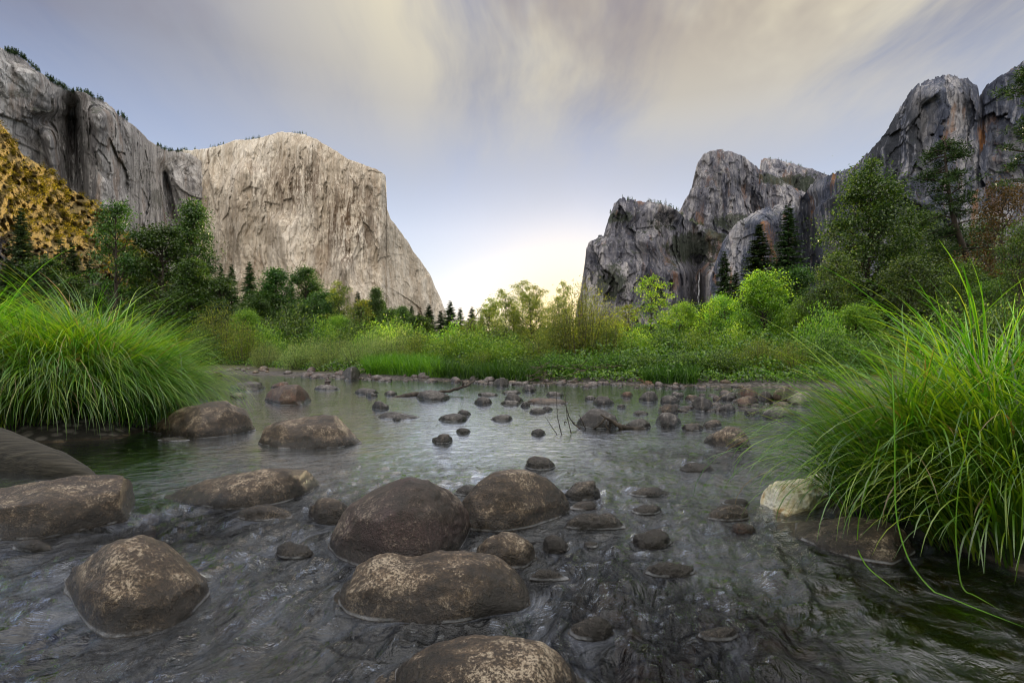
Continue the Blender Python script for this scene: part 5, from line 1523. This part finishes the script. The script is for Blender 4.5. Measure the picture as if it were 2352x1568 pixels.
# old log at the left edge, its broken end towards the river
a0, a1 = P2(-90, 1060), P2(226, 1096)
a_ = Acc()
s1 = np.linspace(0, 1, 60)
lp = np.stack([np.interp(s1, [0, 1], [a0[0] - 0.5, a1[0]]), np.interp(s1, [0, 1], [a0[1] + 0.25, a1[1]]), np.interp(s1, [0, 0.35, 0.7, 1], [0.20, 0.12, 0.02, -0.02])], -1)
th = np.linspace(0, 2 * math.pi, 41)
rr = np.interp(s1, [0, 0.45, 0.75, 0.92, 1], [0.30, 0.25, 0.19, 0.09, 0.02])
ring = rr[:, None] * (1 + 0.16 * fbm(np.cos(th)[None] * 1.3 + 0 * s1[:, None], np.sin(th)[None] * 1.3, s1[:, None] * 1.2, 4, 91) + 0.10 * np.maximum(0, np.cos(th - 1.9))[None] ** 4)
hol = np.exp(-((s1[:, None] - 0.70) / 0.12) ** 2 - ((np.angle(np.exp(1j * (th[None] + 1.0)))) / 0.62) ** 2)
ring = ring * (1 - 0.55 * hol)
lv = np.stack([np.broadcast_to(lp[:, :1], ring.shape) + 0.15 * ring * np.sin(th)[None], lp[:, 1:2] + ring * np.cos(th)[None], lp[:, 2:] + ring * np.sin(th)[None]], -1)
lo = lp[30]
tag(link('log', make_mesh('log', lv - lo, quads=grid_quads(60, 41, True), mat=M['oldlog']), lo), 'thick old dark log with a rotten hollow at the left edge of the river', 'log')

B = lambda x, y, d=18.6: ray(x, y, d)
wood_thing('branch', 'long forked dead branch resting on rocks in the upper river and rising to the right', 'branch',
           [([B(896, 918, 17.5), B(930, 909, 17.8), B(965, 902), B(1010, 901), B(1050, 893), B(1075, 884, 19), B(1098, 868, 19.4)], [0.07, 0.075, 0.065, 0.06, 0.05, 0.04, 0.012], 'stem'),
            ([B(1062, 889), B(1064, 880), B(1061, 874)], [0.035, 0.03, 0.012], 'fork')], M['drift'])
q = lambda X, Y, d=9.3: ray(1223 + X * .28, 799.7 + Y * .28, d)
wood_thing('driftwood', 'bare tangled driftwood branch lying before the big smooth dark rock', 'branch',
           [([q(1080, 690, 9.9), q(900, 665), q(800, 655), q(730, 645), q(640, 590), q(560, 545)], [.02, .04, .045, .05, .025, .010], 'stem'),
            ([q(640, 590), q(640, 640), q(620, 690)], [.022, .02, .010], 'fork'), ([q(600, 570), q(540, 640), q(440, 690)], [.018, .016, .008], 'fork'),
            ([q(430, 690), q(340, 620), q(300, 560), q(270, 460)], [.014, .012, .008, .004], 'twig'), ([q(450, 690), q(410, 600), q(380, 540)], [.011, .008, .004], 'twig'),
            ([q(650, 690), q(600, 640), q(610, 600)], [.014, .012, .007], 'twig')], M['drift'])
q = lambda X, Y, d=8.6: ray(1223 + X * .28, 799.7 + Y * .28, d)
wood_thing('twig', 'thin bare twigs standing up out of the golden water', 'twig',
           [([q(240, 715), q(205, 560), q(195, 350)], [.007, .006, .003], 'stem'), ([q(318, 700), q(285, 560), q(270, 400), q(310, 330)], [.007, .006, .004, .002], 'stem'),
            ([q(205, 710), q(150, 630), q(105, 560)], [.006, .005, .002], 'stem'), ([q(283, 610), q(262, 600), q(268, 640)], [.006, .006, .003], 'stem')], M['drift'])
tw = ray(1028, 805, 44)
wood_thing('fallen_branch', 'thin dead branch leaning out of the bushes at the middle of the far bank', 'branch', [([ray(1026, 850, 40), ray(1060, 775, 42), ray(1110, 700, 43)], [.06, .045, .012], 'stem')], M['drift'])
wood_thing('fallen_branch', 'dark dead branch slanting through the big glowing willow', 'branch', [([ray(1240, 812, 38), ray(1290, 775, 38), ray(1352, 738, 38.5)], [.05, .04, .012], 'stem')], M['drift'])

# heap of bare sticks at the waterline under the big willow
g = np.random.default_rng(14)
a_ = Acc()
for i in range(150):
    x_ = g.uniform(1225, 1470)
    d_ = g.uniform(28.5, 32.5)
    p_ = np.array([(x_ - CX) / F * d_, d_, g.uniform(0.05, 0.9)])
    dr = g.normal(0, 1, 3) * [1.0, 0.6, 0.35]
    dr = dr / np.linalg.norm(dr) * g.uniform(0.5, 1.5)
    a_.tube([p_ - dr / 2, p_ + g.normal(0, .08, 3), p_ + dr / 2], [.018, .016, .005], 4)
tag(link('sticks', a_.mesh('sticks', M['twig'])), 'tangle of bare grey sticks at the waterline under the big glowing willow', 'sticks', kind='stuff')

# heap of river foam caught by the grass
mf, t = new_mat('river_foam')
p = t.n('ShaderNodeTexCoord').outputs['Object']
vo = t.n('ShaderNodeTexVoronoi', i_Vector=p, i_Scale=42.0)
nn_ = t.noise(p, 9.0, 5, 0.65)
col = t.ramp(nn_, [(0.40, (0.80, 0.77, 0.66)), (0.56, (0.70, 0.62, 0.42)), (0.66, (0.42, 0.27, 0.10))])
bp = t.n('ShaderNodeBump', i_Strength=0.6, i_Distance=0.012, i_Height=t.m('SUBTRACT', nn_, vo.outputs['Distance']))
fb_ = t.n('ShaderNodeBsdfPrincipled', i_Base_Color=col, i_Roughness=0.35, i_Normal=bp)
fb_.inputs['Subsurface Weight'].default_value = 0.25
fb_.inputs['Subsurface Radius'].default_value = (0.03, 0.025, 0.015)
t.n('ShaderNodeOutputMaterial', i_0=fb_)
stone('foam_heap', 'heap of creamy white river foam caught under the right grass tussock',
      [(1746, 1152), (1756, 1124), (1790, 1106), (1830, 1098), (1870, 1090), (1900, 1098), (1930, 1122)],
      [(1746, 1156), (1772, 1170), (1810, 1182), (1860, 1180), (1900, 1168), (1930, 1140)], mf, 0.8, 0.5, 0.45, 0.5, None, 0.10, 77, 110, 80, sm=0.03, cat='foam')
